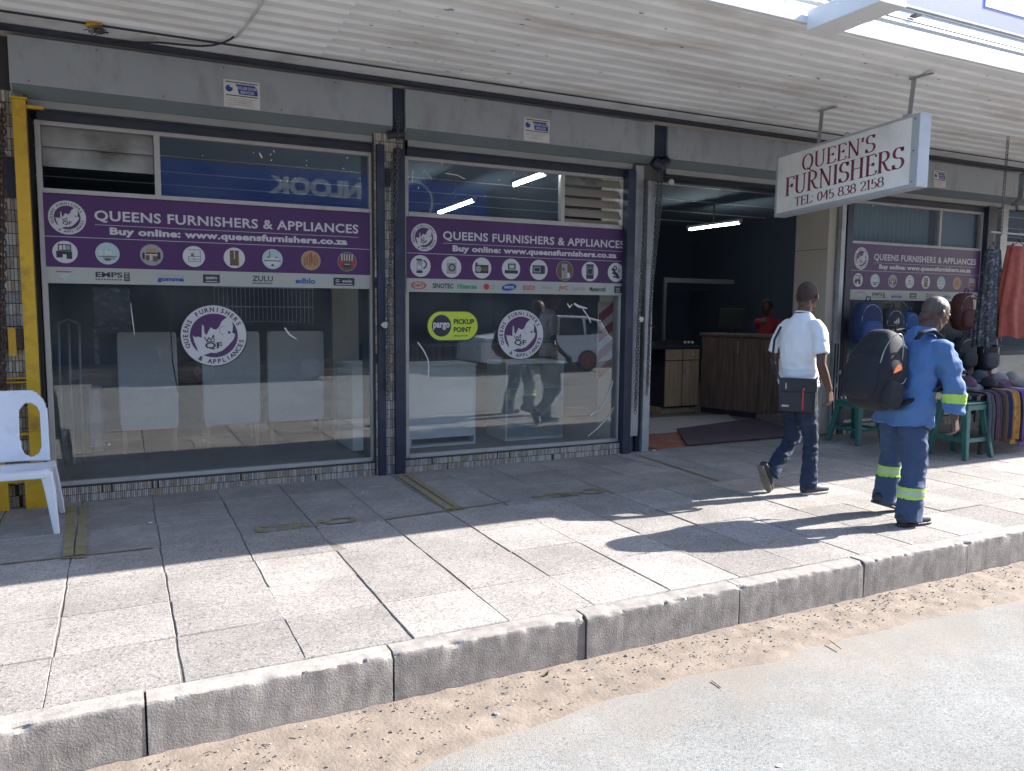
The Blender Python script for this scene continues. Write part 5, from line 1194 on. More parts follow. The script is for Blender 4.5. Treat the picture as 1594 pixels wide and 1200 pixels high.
# dresses hanging from the canopy at the right edge
def dress(x, y, zt, zb, w_, m, label, seed, cat='dress'):
    t = thing('hanging_dress', label, cat, (x,y,zb)); g = G(); n, k = 40, 26; V = []; F = []
    for j in range(k+1):
        s = j/k; z = zt+(zb-zt)*s; wd = w_/2*(.55+.10*math.sin(s*3)+.45*s**.8); dp = .07+.05*s
        for i in range(n):
            a = 2*PI*i/n; q = 1+(.05+.12*s)*math.sin(a*9+seed+2*noise.noise(Vector((s*2,a,seed))))+.05*noise.noise(Vector((a*2,s*6,seed)))
            V.append((x+wd*q*math.cos(a), y+dp*q*math.sin(a), z+.02*math.sin(a*5+seed)*(j==k)))
    for j in range(k):
        for i in range(n): F.append((j*n+i, j*n+(i+1)%n, (j+1)*n+(i+1)%n, (j+1)*n+i))
    g.add(V, F, m); g.build('gown', t, smooth=True)
    g = G(); g.tube([(x-w_*.24,y,zt-.01),(x-.02,y,zt+.05),(x,y,zt+.09),(x+.02,y,zt+.05),(x+w_*.24,y,zt-.01)], .005, m_black, 6); g.tube([(x,y,zt+.09),(x,y,zt+.16),(x+.02,y,zt+.18),(x+.035,y,zt+.16)], .003, m_steel, 5); g.build('hanger', t)
    for s_ in (-1, 1): g = G(); g.tube([(x+s_*w_*.22,y,zt-.02),(x+s_*w_*.18,y,zt+.03)], .012, m, 6); g.build('shoulder_strap', t)
    return t
m_dr = mat('coral_dress', (.30,.06,.04), .75, .35, 12, .3, 60); m_sq = mat('sequin_dress', (.04,.045,.06), .4, .5, 60, .6, 150, .3, stain=(.4,.4,.42), stain_amt=.7, ss=30)
dress(9.52, 5.75, 2.32, 1.26, .62, m_dr, 'coral red pleated dress on a hanger at the right picture edge', 1)
dress(9.20, 5.85, 2.28, 1.15, .34, m_sq, 'black and white sequined dress hanging behind the coral one', 4)
chain([(9.26,5.8,3.56),(9.25,5.8,2.9),(9.25,5.8,2.42)], 'short chain from the canopy that carries the dress rail', .04, .016, .004)
g = G(); g.tube([(9.05,5.8,2.47),(12.5,5.8,2.47)], .012, m_steel, 8); tag(g.build('dress_rail', base=(10,5.8,2.47)), 'steel rail under the canopy from which the dresses hang', 'rail')
# right-hand neighbouring shopfront beyond the stall
t = thing('neighbour_window', 'pale gridded shop window of the neighbouring shop behind the coral dress', 'window', (12.5,7.05,0))
G().box(11.25,14.2,7.04,7.05,.3,3.0,m_glass).build('pane', t)
for x in (11.22,12.2,13.2,14.2): G().box(x,x+.05,7.0,7.08,.1,3.0,m_alu).build('mullion', t)
for z in (.1,2.0,2.5,3.0): G().box(11.27,14.2,7.005,7.075,z,z+.05,m_alu).build('transom', t)
G().box(11.25,14.4,7.0,7.3,0,.1,m_grout).build('sill', t)

# ================================================================ small litter
random.seed(21)
g = G()
for i in range(1800):
    x = random.uniform(-1, 12); e = dirt_edge(x); y = e+.02+(3.24-e-.02)*random.random()**.6; s_ = random.uniform(.002,.006)*(1 if random.random()>.06 else 1.9)
    z = RZ+.001+.024*((y-e)/(3.262-e))**.7
    g.ell((x,y,z+s_*.4), (s_*random.uniform(.8,1.6), s_, s_*.7), random.choice((m_dirt,m_dirt,m_dirt,m_dirt,m_lead,m_kerb,m_road)), 5, 3)
tag(g.build('gutter_grit'), 'loose grit and crumbs of dry earth along the foot of the kerb', 'grit', kind='stuff')
g = G()
for i in range(260):
    x = random.uniform(-.5, 10); e = dirt_edge(x); y = random.uniform(e+.05, 3.24); a = random.uniform(0, PI); l = random.uniform(.008,.045); z = RZ+.006+.024*((y-e)/(3.262-e))**.7
    g.tube([(x,y,z),(x+l*math.cos(a)*.5,y+l*math.sin(a)*.5,z+random.uniform(0,.008)),(x+l*math.cos(a),y+l*math.sin(a),z)], .0016, random.choice((m_lead, m_oak, m_lead)), 4)
tag(g.build('twigs_and_straw'), 'dry twigs and straw scattered in the gutter', 'straw', kind='stuff')
g = G()
for i in range(80):
    x = random.uniform(-.4, 9); e = dirt_edge(x); y = random.uniform(e+.1, 3.23) if i % 3 else 3.2; z = RZ+.012+.022*((y-e)/(3.262-e))**.7; r_ = random.uniform(.004,.012); a = random.uniform(0,6)
    P = [(x+r_*math.cos(a+k)*random.uniform(.5,1), y+r_*.7*math.sin(a+k), z+random.uniform(0,.007)) for k in (0,1.1,2.2,3.3,4.6)]
    g.add(P, [(0,1,2,3,4)], random.choice((m_stick, m_oak, m_strip, m_brownwood)))
tag(g.build('leaf_scraps'), 'dry leaf and paper scraps at the foot of the kerb', 'scraps', kind='stuff')
def bit(name, label, cat, pts, r, m, n=6): g = G(); g.tube(pts, r, m, n); tag(g.build(name, base=pts[0]), label, cat)
bit('matchstick', 'pale wooden stick lying upright in the gutter dirt below the broken kerb joint', 'stick', [(3.35,2.80,-.228),(3.37,2.89,-.222)], .0035, m_oak)
bit('matchstick', 'short pale stick where the gutter dirt meets the road', 'stick', [(2.50,2.76,-.24),(2.505,2.83,-.238)], .003, m_oak)
g = G(); g.ell((2.27,2.16,RZ+.004), (.016,.008,.004), m_white, 10, 5); tag(g.build('white_pebble', base=(2.27,2.16,RZ)), 'small white pebble lying on the open road surface', 'pebble')
g = G(); g.box(1.86,1.885,2.14,2.147,RZ+.001,RZ+.004,m_lead); tag(g.build('dark_splinter', base=(1.86,2.14,RZ)), 'dark splinter on the road near the white pebble', 'splinter')
g = G(); g.lathe((1.42,2.98,RZ+.014), [(.011,0),(.012,.006),(.009,.007),(0,.006)], m_steel, 14); tag(g.build('bottle_cap', base=(1.42,2.98,RZ)), 'rusty bottle cap lying in the gutter dirt', 'bottle cap')
t = thing('weed', 'small green weed growing out of the gutter against the kerb', 'plant', (1.78,3.2,RZ+.02)); m_weed = mat('weed_green', (.07,.11,.03), .7, .3, 50)
for i in range(12):
    a = random.uniform(0,6.3); l = random.uniform(.015,.03); c = Vector((1.78,3.19,RZ+.02)); d = Vector((math.cos(a),math.sin(a)*.6,.9)).normalized(); n_ = d.orthogonal().normalized()*.006
    G().add([c, c+d*l*.5+n_, c+d*l, c+d*l*.5-n_], [(0,1,2,3)], m_weed).build('leaf', t)
random.seed(5)
SL = ['crumpled white scrap, largest of those on the shaded slabs', 'tiny white scrap on the slab joint below the first pale chair', 'tiny white scrap paired with another near the left window', 'small scrap left of the painted bay number beside the white chair', 'tiny scrap on the slab above the first bay number', 'tiny scrap lying on the double yellow line at the middle pillar', 'tiny scrap close to the plinth left of the middle pillar', 'tiny scrap just above the second painted bay number', 'tiny scrap under the white cabinets of the appliance window', 'tiny scrap under the round sticker of the appliance window']
for i, (x, y) in enumerate(((.14,6.02),(.55,6.0),(.66,6.02),(1.0,5.45),(1.55,5.9),(2.6,5.9),(1.75,6.3),(3.3,5.9),(2.7,6.6),(3.1,6.55))):
    g = G(); r_ = .009 if i else .018; P = [(x+r_*math.cos(k), y+r_*.8*math.sin(k), .006+random.uniform(0,.006)) for k in (0,1.2,2.4,3.7,5)]; g.add(P, [(0,1,2,3,4)], m_white)
    tag(g.build('paper_scrap', base=(x,y,0)), SL[i], 'paper scrap', 'white scraps on the shaded slabs')
# ================================================================ people
def hull(bm, pts):
    vs_ = [bm.verts.new(p) for p in pts]; r = bmesh.ops.convex_hull(bm, input=vs_)
    for k in ('geom_interior', 'geom_unused'):
        for e in r[k]:
            if isinstance(e, bmesh.types.BMVert) and e.is_valid: bm.verts.remove(e)
def sph(c, r, n=12, k=7, rot=None):
    r = r if isinstance(r, (tuple, list)) else (r, r, r); out = []; c = Vector(c)
    for i in range(k+1):
        t = PI*i/k
        for j in range(n if 0 < i < k else 1):
            a = 2*PI*j/n; p = Vector((r[0]*math.sin(t)*math.cos(a), r[1]*math.sin(t)*math.sin(a), r[2]*math.cos(t)))
            out.append(c+(rot@p if rot else p))
    return out
def disc(c, ax, r, r2=None, side=None, n=18):
    ax = Vector(ax).normalized(); u = Vector(side) if side else ax.orthogonal(); u = (u-ax*u.dot(ax)).normalized(); w_ = ax.cross(u); r2 = r2 or r
    return [Vector(c)+u*r*math.cos(2*PI*i/n)+w_*r2*math.sin(2*PI*i/n) for i in range(n)]
class B:
    """solid shapes melted into one continuous skin"""
    def __init__(s): s.bm = bmesh.new()
    def cap(s, a, ra, b, rb): hull(s.bm, sph(a, ra)+sph(b, rb)); return s
    def ell(s, c, r, rot=None): hull(s.bm, sph(c, r, 16, 10, rot)); return s
    def chain(s, *pr):
        for i in range(len(pr)-1): s.cap(pr[i][0], pr[i][1], pr[i+1][0], pr[i+1][1])
        return s
    def loft(s, secs):
        """secs: (centre, axis, r, r2, side)"""
        for a, b in zip(secs, secs[1:]): hull(s.bm, disc(*a)+disc(*b))
        return s
    def solid(s, pts): hull(s.bm, pts); return s
    def make(s, vox, sm=4, disp=None, fac=.5):
        bmesh.ops.recalc_face_normals(s.bm, faces=s.bm.faces)
        me = bpy.data.meshes.new('b'); s.bm.to_mesh(me); s.bm.free(); o = bpy.data.objects.new('b', me); COL.objects.link(o)
        r = o.modifiers.new('r', 'REMESH'); r.mode = 'VOXEL'; r.voxel_size = vox
        if sm: q = o.modifiers.new('s', 'SMOOTH'); q.iterations = sm; q.factor = fac
        dg = bpy.context.evaluated_depsgraph_get(); m2 = bpy.data.meshes.new_from_object(o.evaluated_get(dg)); bpy.data.objects.remove(o); bpy.data.meshes.remove(me)
        V = [v.co.copy() for v in m2.vertices]
        if disp:
            N = [v.normal.copy() for v in m2.vertices]
            V = [p+n_*disp(p) for p, n_ in zip(V, N)]
        F = [tuple(p.vertices) for p in m2.polygons]; bpy.data.meshes.remove(m2)
        return V, F
def put(name, VF, m, parent, mf=None):
    g = G(); V, F = VF
    if mf:
        g.v = [tuple(v) for v in V]
        for f in F:
            c = sum((V[i] for i in f), Vector())/len(f); g.f.append(f); g.m.append(g.mi(mf(c)))
    else: g.add(V, F, m)
    return g.build(name, parent, smooth=True)
def shell(name, VF, cond, off, m, parent, smooth_=True):
    """a thin piece lying on the surface VF where cond(face centre) holds"""
    V, F = VF; N = [Vector() for _ in V]
    for f in F:
        n_ = (V[f[1]]-V[f[0]]).cross(V[f[2]]-V[f[0]])
        for i in f: N[i] += n_
    used = {}; g = G(); FF = []; VV = []
    for f in F:
        c = sum((V[i] for i in f), Vector())/len(f)
        if cond(c):
            q = []
            for i in f:
                if i not in used: used[i] = len(VV); VV.append(V[i]+N[i].normalized()*off)
                q.append(used[i])
            FF.append(tuple(q))
    g.add(VV, FF, m); return g.build(name, parent, smooth=smooth_)
def ridge(p, s, seed=0.):
    q = Vector((p.x*s[0]+seed, p.y*s[1], p.z*s[2])); return (1-abs(noise.noise(q))*2.2)
def hand(b, wr, down, out, fwd, side=1, curl=.5, s=1.):
    """palm, four bent fingers of different lengths and a thumb from the side of the palm. down: fingers' direction, out: back of the hand, fwd: thumb side"""
    down, out, fwd = (Vector(v).normalized() for v in (down, out, fwd)); wr = Vector(wr); K = wr+down*.085*s
    pal = []
    for a, w_ in ((0,.024),(.045,.036),(.09,.040)):
        for q in (-1, 1):
            for o in (-1, 1): pal += sph(wr+down*a*s+fwd*q*(w_-.010)*s+out*o*.004*s, .0095*s, 8, 5)
    b.solid(pal)
    for i, (L_, r_) in enumerate(((.072,.0085),(.080,.009),(.075,.0085),(.058,.0075))):
        p = K+fwd*(.030-.020*i)*s; c1 = (.25+.35*curl)+.05*i; c2 = c1+.55*curl+.1; c3 = c2+.5*curl
        d = lambda c: down*math.cos(c)-out*math.sin(c)
        a1 = p+d(c1)*L_*.45*s; a2 = a1+d(c2)*L_*.32*s; a3 = a2+d(c3)*L_*.25*s
        b.chain((p, r_*s), (a1, r_*.95*s), (a2, r_*.88*s), (a3, r_*.78*s))
    p = wr+down*.025*s+fwd*.026*s; a1 = p+(fwd*.6+down*.75-out*.25).normalized()*.038*s; a2 = a1+(fwd*.15+down*.95-out*.35).normalized()*.030*s; a3 = a2+(down-out*.4-fwd*.1).normalized()*.02*s
    b.chain((p,.012*s),(a1,.0105*s),(a2,.0095*s),(a3,.008*s))
def head(b, c, f, tilt=0., s=1.):
    f = Vector((f[0], f[1], 0)).normalized(); l = Vector((-f.y, f.x, 0)); u = Vector((0,0,1)); 
    f2 = f*math.cos(tilt)-u*math.sin(tilt); u2 = u*math.cos(tilt)+f*math.sin(tilt); R = Matrix((f2, l, u2)).transposed()
    P = lambda a, q, z: Vector(c)+(f2*a+l*q+u2*z)*s
    b.ell(P(-.012,0,.025), (.098*s,.077*s,.092*s), R); b.ell(P(.02,0,-.01), (.078*s,.068*s,.085*s), R)
    b.cap(P(.03,0,-.05), .052*s, P(.055,0,-.085), .03*s)
    for q in (-1, 1):
        b.cap(P(-.015,.052*q,-.04), .024*s, P(.045,.03*q,-.085), .022*s)               # jaw line
        b.ell(P(.052,.038*q,-.015), (.026*s,.022*s,.020*s), R)                       # cheekbone
        b.ell(P(-.008,.080*q,-.012), (.018*s,.009*s,.031*s), R); b.ell(P(-.018,.086*q,-.004), (.012*s,.006*s,.022*s), R)   # ear
        b.cap(P(.078,.015*q,.022), .012*s, P(.070,.048*q,.018), .010*s)                # brow
    b.chain((P(.088,0,.012),.010*s), (P(.104,0,-.022),.013*s)); b.cap(P(.095,.013,-.026), .009*s, P(.095,-.013,-.026), .009*s)
    b.cap(P(.082,.018,-.052), .0085*s, P(.082,-.018,-.052), .0085*s); b.cap(P(.078,.016,-.064), .0095*s, P(.078,-.016,-.064), .0095*s)
    b.ell(P(-.06,0,-.05), (.045*s,.05*s,.05*s), R)
    return P, R, f2, l, u2
m_skin = mat('dark_skin', (.105,.052,.034), .5, .12, 12, .1, 120, spec=.45); m_skin2 = mat('deep_brown_skin', (.085,.045,.032), .48, .12, 12, .1, 120, spec=.45)
m_hair = mat('cropped_hair', (.055,.037,.030), .85, .4, 120, .8, 400); m_hair2 = mat('shaved_grey_hair', (.080,.056,.047), .5, .2, 120, .2, 400)
m_tee = mat('white_cotton', (.70,.71,.76), .85, .04, 8, .05, 60); m_jean = mat('indigo_denim', (.012,.024,.058), .85, .35, 9, .2, 300, stain=(.04,.06,.11), stain_amt=.35, ss=5)
m_bagm = mat('navy_leatherette', (.012,.016,.026), .45, .15, 12, .1, 120); m_sole = mat('pale_sole', (.42,.40,.37), .8, .15, 20); m_sole2 = mat('tan_tread', (.20,.16,.13), .85, .25, 40, .5, 120)
m_shoe = mat('dark_sneaker', (.03,.033,.04), .6, .2, 20); m_work = mat('work_blue', (.072,.155,.335), .85, .10, 7, .15, 120); m_workt = mat('work_navy_trousers', (.040,.066,.135), .88, .14, 6, .15, 120)
m_hiv = mat('hi_vis_yellow', (.38,.62,.10), .5, .05, 20); m_refl = mat('reflective_silver', (.42,.46,.44), .35, .08, 30); m_pack = mat('black_nylon', (.012,.015,.021), .8, .25, 14, .3, 200); m_orange = mat('orange_patch', (.75,.19,.045), .6, .1, 20)
m_eye = mat('eye_white', (.5,.48,.45), .3)
def shoe(name, heel, toe, ankle, m, ms, parent, w_=.048, up_=(0,0,1)):
    heel, toe = Vector(heel), Vector(toe); d = (toe-heel); L_ = d.length; d.normalize(); upv = Vector(up_); upv = (upv-d*upv.dot(d)).normalized(); sd = d.cross(upv)
    P = lambda a, q, z: heel+d*a*L_+sd*q+upv*z
    b = B(); b.chain((P(.10,0,.05),(.042)), (P(.38,0,.055),.042), (P(.68,0,.040),.037), (P(.88,0,.034),.034)); b.cap(P(.12,0,.05), .04, Vector(ankle), .044); b.cap(P(.40,0,.06), .034, Vector(ankle), .040)
    o = put('shoe', b.make(.006, 3), m, parent)
    b = B(); pts = []
    for a, q in ((0,.028),(.05,.036),(.3,.034),(.6,.044),(.85,.042),(.97,.028),(1.02,.012)):
        for s_ in (-1, 1):
            for z in (.0, .022): pts.append(P(a, q*s_*(1 if z else .94), z))
    b.solid(pts); o2 = put('sole', b.make(.006, 2), ms, o)
    for i in range(4):
        g = G(); c = P(.42+i*.07, 0, .098-i*.010); g.tube([c-sd*.022-upv*.008, c, c+sd*.022-upv*.008], .0028, m_sole, 5); g.build('lace', o)
    return o

# ---------------- man in white T-shirt
p1 = thing('person', 'man in white T-shirt and jeans with a small crossbody bag, walking away', 'person', (5.15,4.8,0))
b = B(); hc = Vector((5.175,4.84,1.668)); P, R_, f2, l_, u2 = head(b, hc, (.90,.38), .03, 1.06)
b.chain((hc+Vector((-.03,-.01,-.07)), .056), (Vector((5.125,4.835,1.50)), .058), (Vector((5.12,4.84,1.44)), .060))
b.chain((Vector((5.12,4.84,1.37)), .07), (Vector((5.12,4.84,1.2)), .08), (Vector((5.12,4.84,.98)), .11))
b.cap((5.11,4.97,1.37), .045, (5.13,4.71,1.37), .045)
# right arm (towards the street), left arm
b.chain(((5.135,4.675,1.365),.045), ((5.10,4.60,1.24),.046), ((5.075,4.575,1.115),.038), ((5.10,4.565,1.04),.040), ((5.155,4.555,.915),.027))
hand(b, (5.157,4.555,.905), (.12,-.02,-1), (.25,-1,0), (1,.15,.1), curl=.55)
b.chain(((5.10,5.00,1.365),.045), ((5.07,5.08,1.12),.040), ((5.13,5.09,1.02),.038), ((5.26,5.07,.93),.027)); hand(b, (5.265,5.07,.925), (.6,0,-.8), (0,1,0), (.8,0,.6), curl=.5)
b.chain(((5.12,4.76,.92),.09), ((5.18,4.74,.48),.055), ((5.165,4.73,.12),.036), ((5.20,4.73,.07),.035)); b.chain(((5.12,4.93,.92),.09), ((5.19,4.94,.47),.055), ((4.935,4.93,.17),.036), ((4.90,4.93,.12),.035))
VF = b.make(.0052, 3); put('body', VF, m_skin, p1)
shell('hair', VF, lambda c: (c-hc).length < .16 and (c-hc).dot(u2) > -.015+.55*max(0, (c-hc).dot(f2)-.02)-.5*max(0, -(c-hc).dot(f2)-.03) and abs((c-hc).dot(l_)) < .083, .0009, m_hair, p1)
for q in (-1, 1): g = G(); g.ell(P(.077,.030*q,.004), (.009,.011,.008), m_eye, 10, 6); g.ell(P(.0845,.030*q,.004), (.003,.005,.005), m_black, 8, 5); g.build('eye', p1)
X = Vector((1,0,0)); Z = Vector((0,0,1)); FW = Vector((.97,.22,0)).normalized(); SD = Vector((-FW.y,FW.x,0))
b = B()
S_ = lambda x, y, z, rf, rs: (Vector((x,y,z)), Z, rf, rs, FW)
b.loft([S_(5.115,4.845,.92,.124,.176), S_(5.112,4.845,1.02,.116,.168), S_(5.11,4.845,1.14,.112,.166), S_(5.115,4.845,1.26,.118,.180), S_(5.122,4.842,1.37,.112,.176), S_(5.125,4.84,1.445,.092,.140), S_(5.128,4.838,1.500,.070,.086), S_(5.13,4.838,1.528,.064,.068)])
b.cap((5.115,4.985,1.42), (.066,.062,.055), (5.13,4.695,1.42), (.066,.062,.055))
b.chain(((5.135,4.672,1.385),.068), ((5.12,4.625,1.30),.066)); b.loft([((5.125,4.635,1.31),(.1,.25,.96),.066,.066,X), ((5.095,4.595,1.195),(.1,.25,.96),.064,.064,X)])
b.chain(((5.10,5.01,1.385),.068), ((5.09,5.05,1.30),.066)); b.loft([((5.09,5.045,1.31),(-.1,-.2,1),.066,.066,X), ((5.075,5.085,1.195),(-.1,-.2,1),.064,.064,X)])
def dis(p):
    lo = max(0, min(1, (1.25-p.z)/.25)); up_ = max(0, min(1, (p.z-1.2)/.15))
    return .010*ridge(p,(5,5,17),2)*lo*.9+.007*ridge(p,(10,10,8),7)+.007*up_*noise.noise(Vector((p.x*9,p.y*9,p.z*5)))-.004
VT = b.make(.0075, 5, dis); put('t_shirt', VT, m_tee, p1)
# collar rib
g = G(); g.tube([Vector((5.13,4.838,1.527))+FW*.060*math.cos(a)+SD*.064*math.sin(a)+Z*(-.016*math.cos(a)) for a in [2*PI*i/20 for i in range(21)]], .006, m_tee, 6, caps=False); g.build('collar', p1, smooth=True)
# jeans
b = B(); b.loft([S_(5.115,4.845,.985,.112,.162), S_(5.115,4.845,.93,.118,.168), S_(5.115,4.845,.86,.122,.168)])
def leg(b, pts):
    for i in range(len(pts)-1): b.cap(pts[i][0], pts[i][1], pts[i+1][0], pts[i+1][1])
leg(b, [((5.115,4.765,.87),.098), ((5.145,4.755,.66),.084), ((5.18,4.745,.48),.068), ((5.172,4.735,.28),.066), ((5.165,4.73,.13),.070)])
b.loft([((5.166,4.73,.15),(0,0,1),.072,.066,X), ((5.165,4.73,.055),(0,0,1),.078,.068,X)])
leg(b, [((5.115,4.925,.87),.098), ((5.165,4.935,.66),.084), ((5.195,4.94,.47),.070), ((5.07,4.937,.325),.067), ((4.955,4.932,.195),.066)])
b.loft([((4.98,4.934,.225),(.62,0,.78),.070,.066,X), ((4.925,4.93,.150),(.62,0,.78),.076,.068,X)])
def dj(p):
    k = 1.0 if p.z < .45 else .5
    return .010*k*ridge(p,(7,7,15),4)+.006*ridge(p,(16,16,22),9)-.010*k
VJ = b.make(.007, 4, dj); put('jeans', VJ, m_jean, p1)
shell('belt', VJ, lambda c: .955 < c.z < .985, .004, m_black, p1)
g = G(); g.obox((5.02,4.72,.80), (.0,.0,.0), (0,.001,0), (0,0,.001), m_jean)
shoe('shoe', (5.095,4.735,.0), (5.385,4.715,.0), (5.165,4.73,.10), m_shoe, m_sole, p1)
shoe('shoe', (4.80,4.935,.235), (4.905,4.925,-.0), (4.925,4.93,.165), m_shoe, m_sole2, p1, up_=(1,0,.35))
# crossbody bag
t = thing('crossbody_bag', 'small black crossbody bag with a red stripe on the hip of the man in white', 'bag', (4.98,4.72,.85))
bn = Vector((-.74,-.67,0)).normalized(); bs = Vector((-bn.y, bn.x, 0)); bs = -bs if bs.x < 0 else bs
bc = Vector((4.985,4.725,.855)); Q = lambda u, v, q=0: bc+bs*u+Z*v+bn*q
G().obox(bc, bs*.142, bn*.032, Z*.138, m_bagm).build('body', t, bevel=.012)
G().obox(Q(.0,.085,.034), bs*.146, bn*.004, Z*.056, m_bagm).build('flap', t, bevel=.004); G().obox(Q(0,-.05,.036), bs*.12, bn*.006, Z*.075, m_bagm).build('pocket', t, bevel=.006)
G().obox(Q(.045,-.035,.0435), bs*.007, bn*.0012, Z*.085, m_pred).build('stripe', t); G().obox(Q(-.09,.075,.040), bs*.006, bn*.002, Z*.024, m_steel).build('zip_pull', t); G().obox(Q(-.09,-.09,.0435), bs*.028, bn*.0015, Z*.008, m_steel).build('name_plate', t)
g = G(); g.tube([Q(.146,.12,.0),Q(.150,.03,0),Q(.146,-.10,0),Q(.12,-.13,0)], .004, m_steel, 6); g.build('zip', t, smooth=True)
g = G(); g.ell(Q(.05,.055,.042), (.007,.007,.007), m_steel, 8, 6); g.build('stud', t)
strap = [Q(-.14,.12,0), Vector((4.93,4.93,1.05)), Vector((4.955,4.985,1.18)), Vector((4.985,5.005,1.30)), Vector((5.04,4.995,1.405)), Vector((5.10,4.975,1.455)), Vector((5.17,4.95,1.42)), Vector((5.235,4.90,1.32)), Vector((5.245,4.82,1.15)), Vector((5.22,4.72,1.02)), Q(.14,.12,0)]
g = G(); g.tube(strap, .012, m_bagm, 8, flat=.25, upv=(0,1,0)); g.build('strap', t, smooth=True)
g = G(); g.tube([Vector((4.945,4.955,1.10))+Vector((0,.014*math.cos(a),.018*math.sin(a))) for a in [2*PI*i/10 for i in range(11)]], .004, m_steel, 5); g.build('buckle', t)
g = G(); g.tube([Q(.10,.135,.03),Q(.15,.115,.035),Q(.19,.10,.01)], .005, m_steel, 5); g.build('carabiner', t)

# ---------------- man in blue work suit
p2 = thing('person', 'stooping bald man in blue work jacket with lime reflective bands and a black backpack', 'person', (5.2,3.9,0))
b = B(); hc2 = Vector((5.475,3.885,1.535)); P, R_, f2, l_, u2 = head(b, hc2, (.97,-.22), .42, 1.08)
b.chain((hc2+Vector((-.045,.0,-.075)), .060), (Vector((5.375,3.90,1.40)), .066), (Vector((5.33,3.90,1.33)), .085))
b.chain(((5.31,3.9,1.28),.10), ((5.25,3.9,1.1),.105), ((5.20,3.9,.90),.11)); b.cap((5.33,4.06,1.29), .055, (5.32,3.73,1.29), .055)
b.chain(((5.32,3.71,1.27),.052), ((5.36,3.64,1.04),.042), ((5.36,3.625,.93),.040), ((5.372,3.615,.79),.028)); hand(b, (5.375,3.615,.785), (.22,.0,-1), (.3,-1,0), (1,.2,.1), curl=.75, s=1.02)
b.chain(((5.33,4.08,1.27),.052), ((5.36,4.15,1.04),.042), ((5.50,4.14,.92),.028)); hand(b, (5.505,4.14,.915), (.7,0,-.7), (0,1,0), (.7,0,.7), curl=.6)
b.chain(((5.19,3.82,.86),.09), ((5.16,3.75,.45),.055), ((5.09,3.72,.12),.036), ((5.12,3.715,.07),.035)); b.chain(((5.20,3.98,.86),.09), ((5.28,4.03,.43),.055), ((5.24,4.05,.14),.036), ((5.27,4.045,.09),.035))
VF = b.make(.0052, 3); put('body', VF, m_skin2, p2)
shell('hair', VF, lambda c: (c-hc2).length < .17 and (c-hc2).dot(u2) > .0+.5*max(0, (c-hc2).dot(f2)-.0)-.4*max(0, -(c-hc2).dot(f2)-.03) and abs((c-hc2).dot(l_)) < .082, .0018, m_hair2, p2)
for q in (-1, 1): g = G(); g.ell(P(.077,.030*q,.004), (.009,.011,.008), m_eye, 10, 6); g.ell(P(.0845,.030*q,.004), (.003,.005,.005), m_black, 8, 5); g.build('eye', p2)
FW = Vector((.99,-.10,0)).normalized(); SD = Vector((-FW.y,FW.x,0)); LN = Vector((.25,0,.97)).normalized()
S2 = lambda x, y, z, rf, rs, ax=LN: (Vector((x,y,z)), ax, rf, rs, FW)
b = B()
b.loft([S2(5.19,3.895,.715,.172,.235,Z), S2(5.20,3.895,.84,.160,.225,Z), S2(5.225,3.895,.98,.150,.212), S2(5.26,3.895,1.12,.138,.205), S2(5.29,3.895,1.23,.130,.205), S2(5.325,3.895,1.325,.100,.165), S2(5.355,3.895,1.385,.078,.10), S2(5.372,3.895,1.425,.072,.082)])
b.cap((5.325,4.05,1.285), .068, (5.315,3.735,1.285), .068)
b.chain(((5.315,3.715,1.27),.082), ((5.345,3.665,1.14),.080), ((5.362,3.635,1.03),.076), ((5.365,3.625,.92),.070)); b.loft([((5.365,3.628,.96),(0,0,1),.072,.070,X), ((5.372,3.617,.825),(.05,0,1),.062,.060,X)])
b.chain(((5.33,4.08,1.27),.080), ((5.35,4.135,1.12),.076), ((5.38,4.15,1.03),.07), ((5.46,4.145,.95),.062))
def dk(p):
    arm = max(0, min(1, (3.74-p.y)/.06))
    return .016*ridge(p,(4.5,4.5,6),11)+.010*ridge(p,(9,9,7),3)+arm*.010*ridge(p,(8,8,16),5)-.014
VK = b.make(.008, 5, dk); put('work_jacket', VK, m_work, p2)
shell('reflective_band', VK, lambda c: c.y < 3.72 and .895 < c.z < .965 and c.x > 5.27, .004, m_hiv, p2)
b = B(); b.cap((5.335,3.98,1.395), (.04,.03,.018), (5.375,3.90,1.43), (.05,.05,.018)); b.cap((5.335,3.81,1.39), (.04,.03,.018), (5.375,3.90,1.43), (.05,.05,.018)); put('collar', b.make(.007, 3), m_work, p2)
b = B(); b.loft([S2(5.195,3.895,.95,.105,.155,Z), S2(5.185,3.895,.80,.118,.168,Z)])
leg(b, [((5.175,3.82,.80),.098), ((5.165,3.78,.62),.100), ((5.155,3.75,.45),.090), ((5.115,3.73,.27),.084)])
b.loft([((5.118,3.732,.29),(.15,0,1),.093,.09,X), ((5.085,3.722,.12),(.15,0,1),.098,.09,X), ((5.08,3.72,.035),(.0,0,1),.106,.092,X)])
leg(b, [((5.195,3.975,.80),.098), ((5.24,4.01,.62),.098), ((5.275,4.03,.45),.088), ((5.26,4.042,.28),.080)])
b.loft([((5.262,4.042,.30),(0,0,1),.092,.09,X), ((5.245,4.05,.08),(.05,0,1),.098,.09,X)])
def dt(p):
    k = 1.2 if p.z < .25 else .7
    return .012*k*ridge(p,(5,5,8),21)+.006*ridge(p,(12,12,18),8)-.013*k
VW = b.make(.008, 5, dt); put('work_trousers', VW, m_workt, p2)
for nm, c0, near in (('n', .245, True), ('f', .335, False)):
    cd = (lambda c: c.y < 3.885) if near else (lambda c: c.y > 3.905)
    tl = (lambda c, cd=cd, c0=c0: c0-.04 < c.z < c0+.04 and cd(c))
    shell('reflective_band', VW, tl, .0035, m_hiv, p2); shell('reflective_stripe', VW, (lambda c, cd=cd, c0=c0: c0-.013 < c.z < c0+.013 and cd(c)), .0055, m_refl, p2)
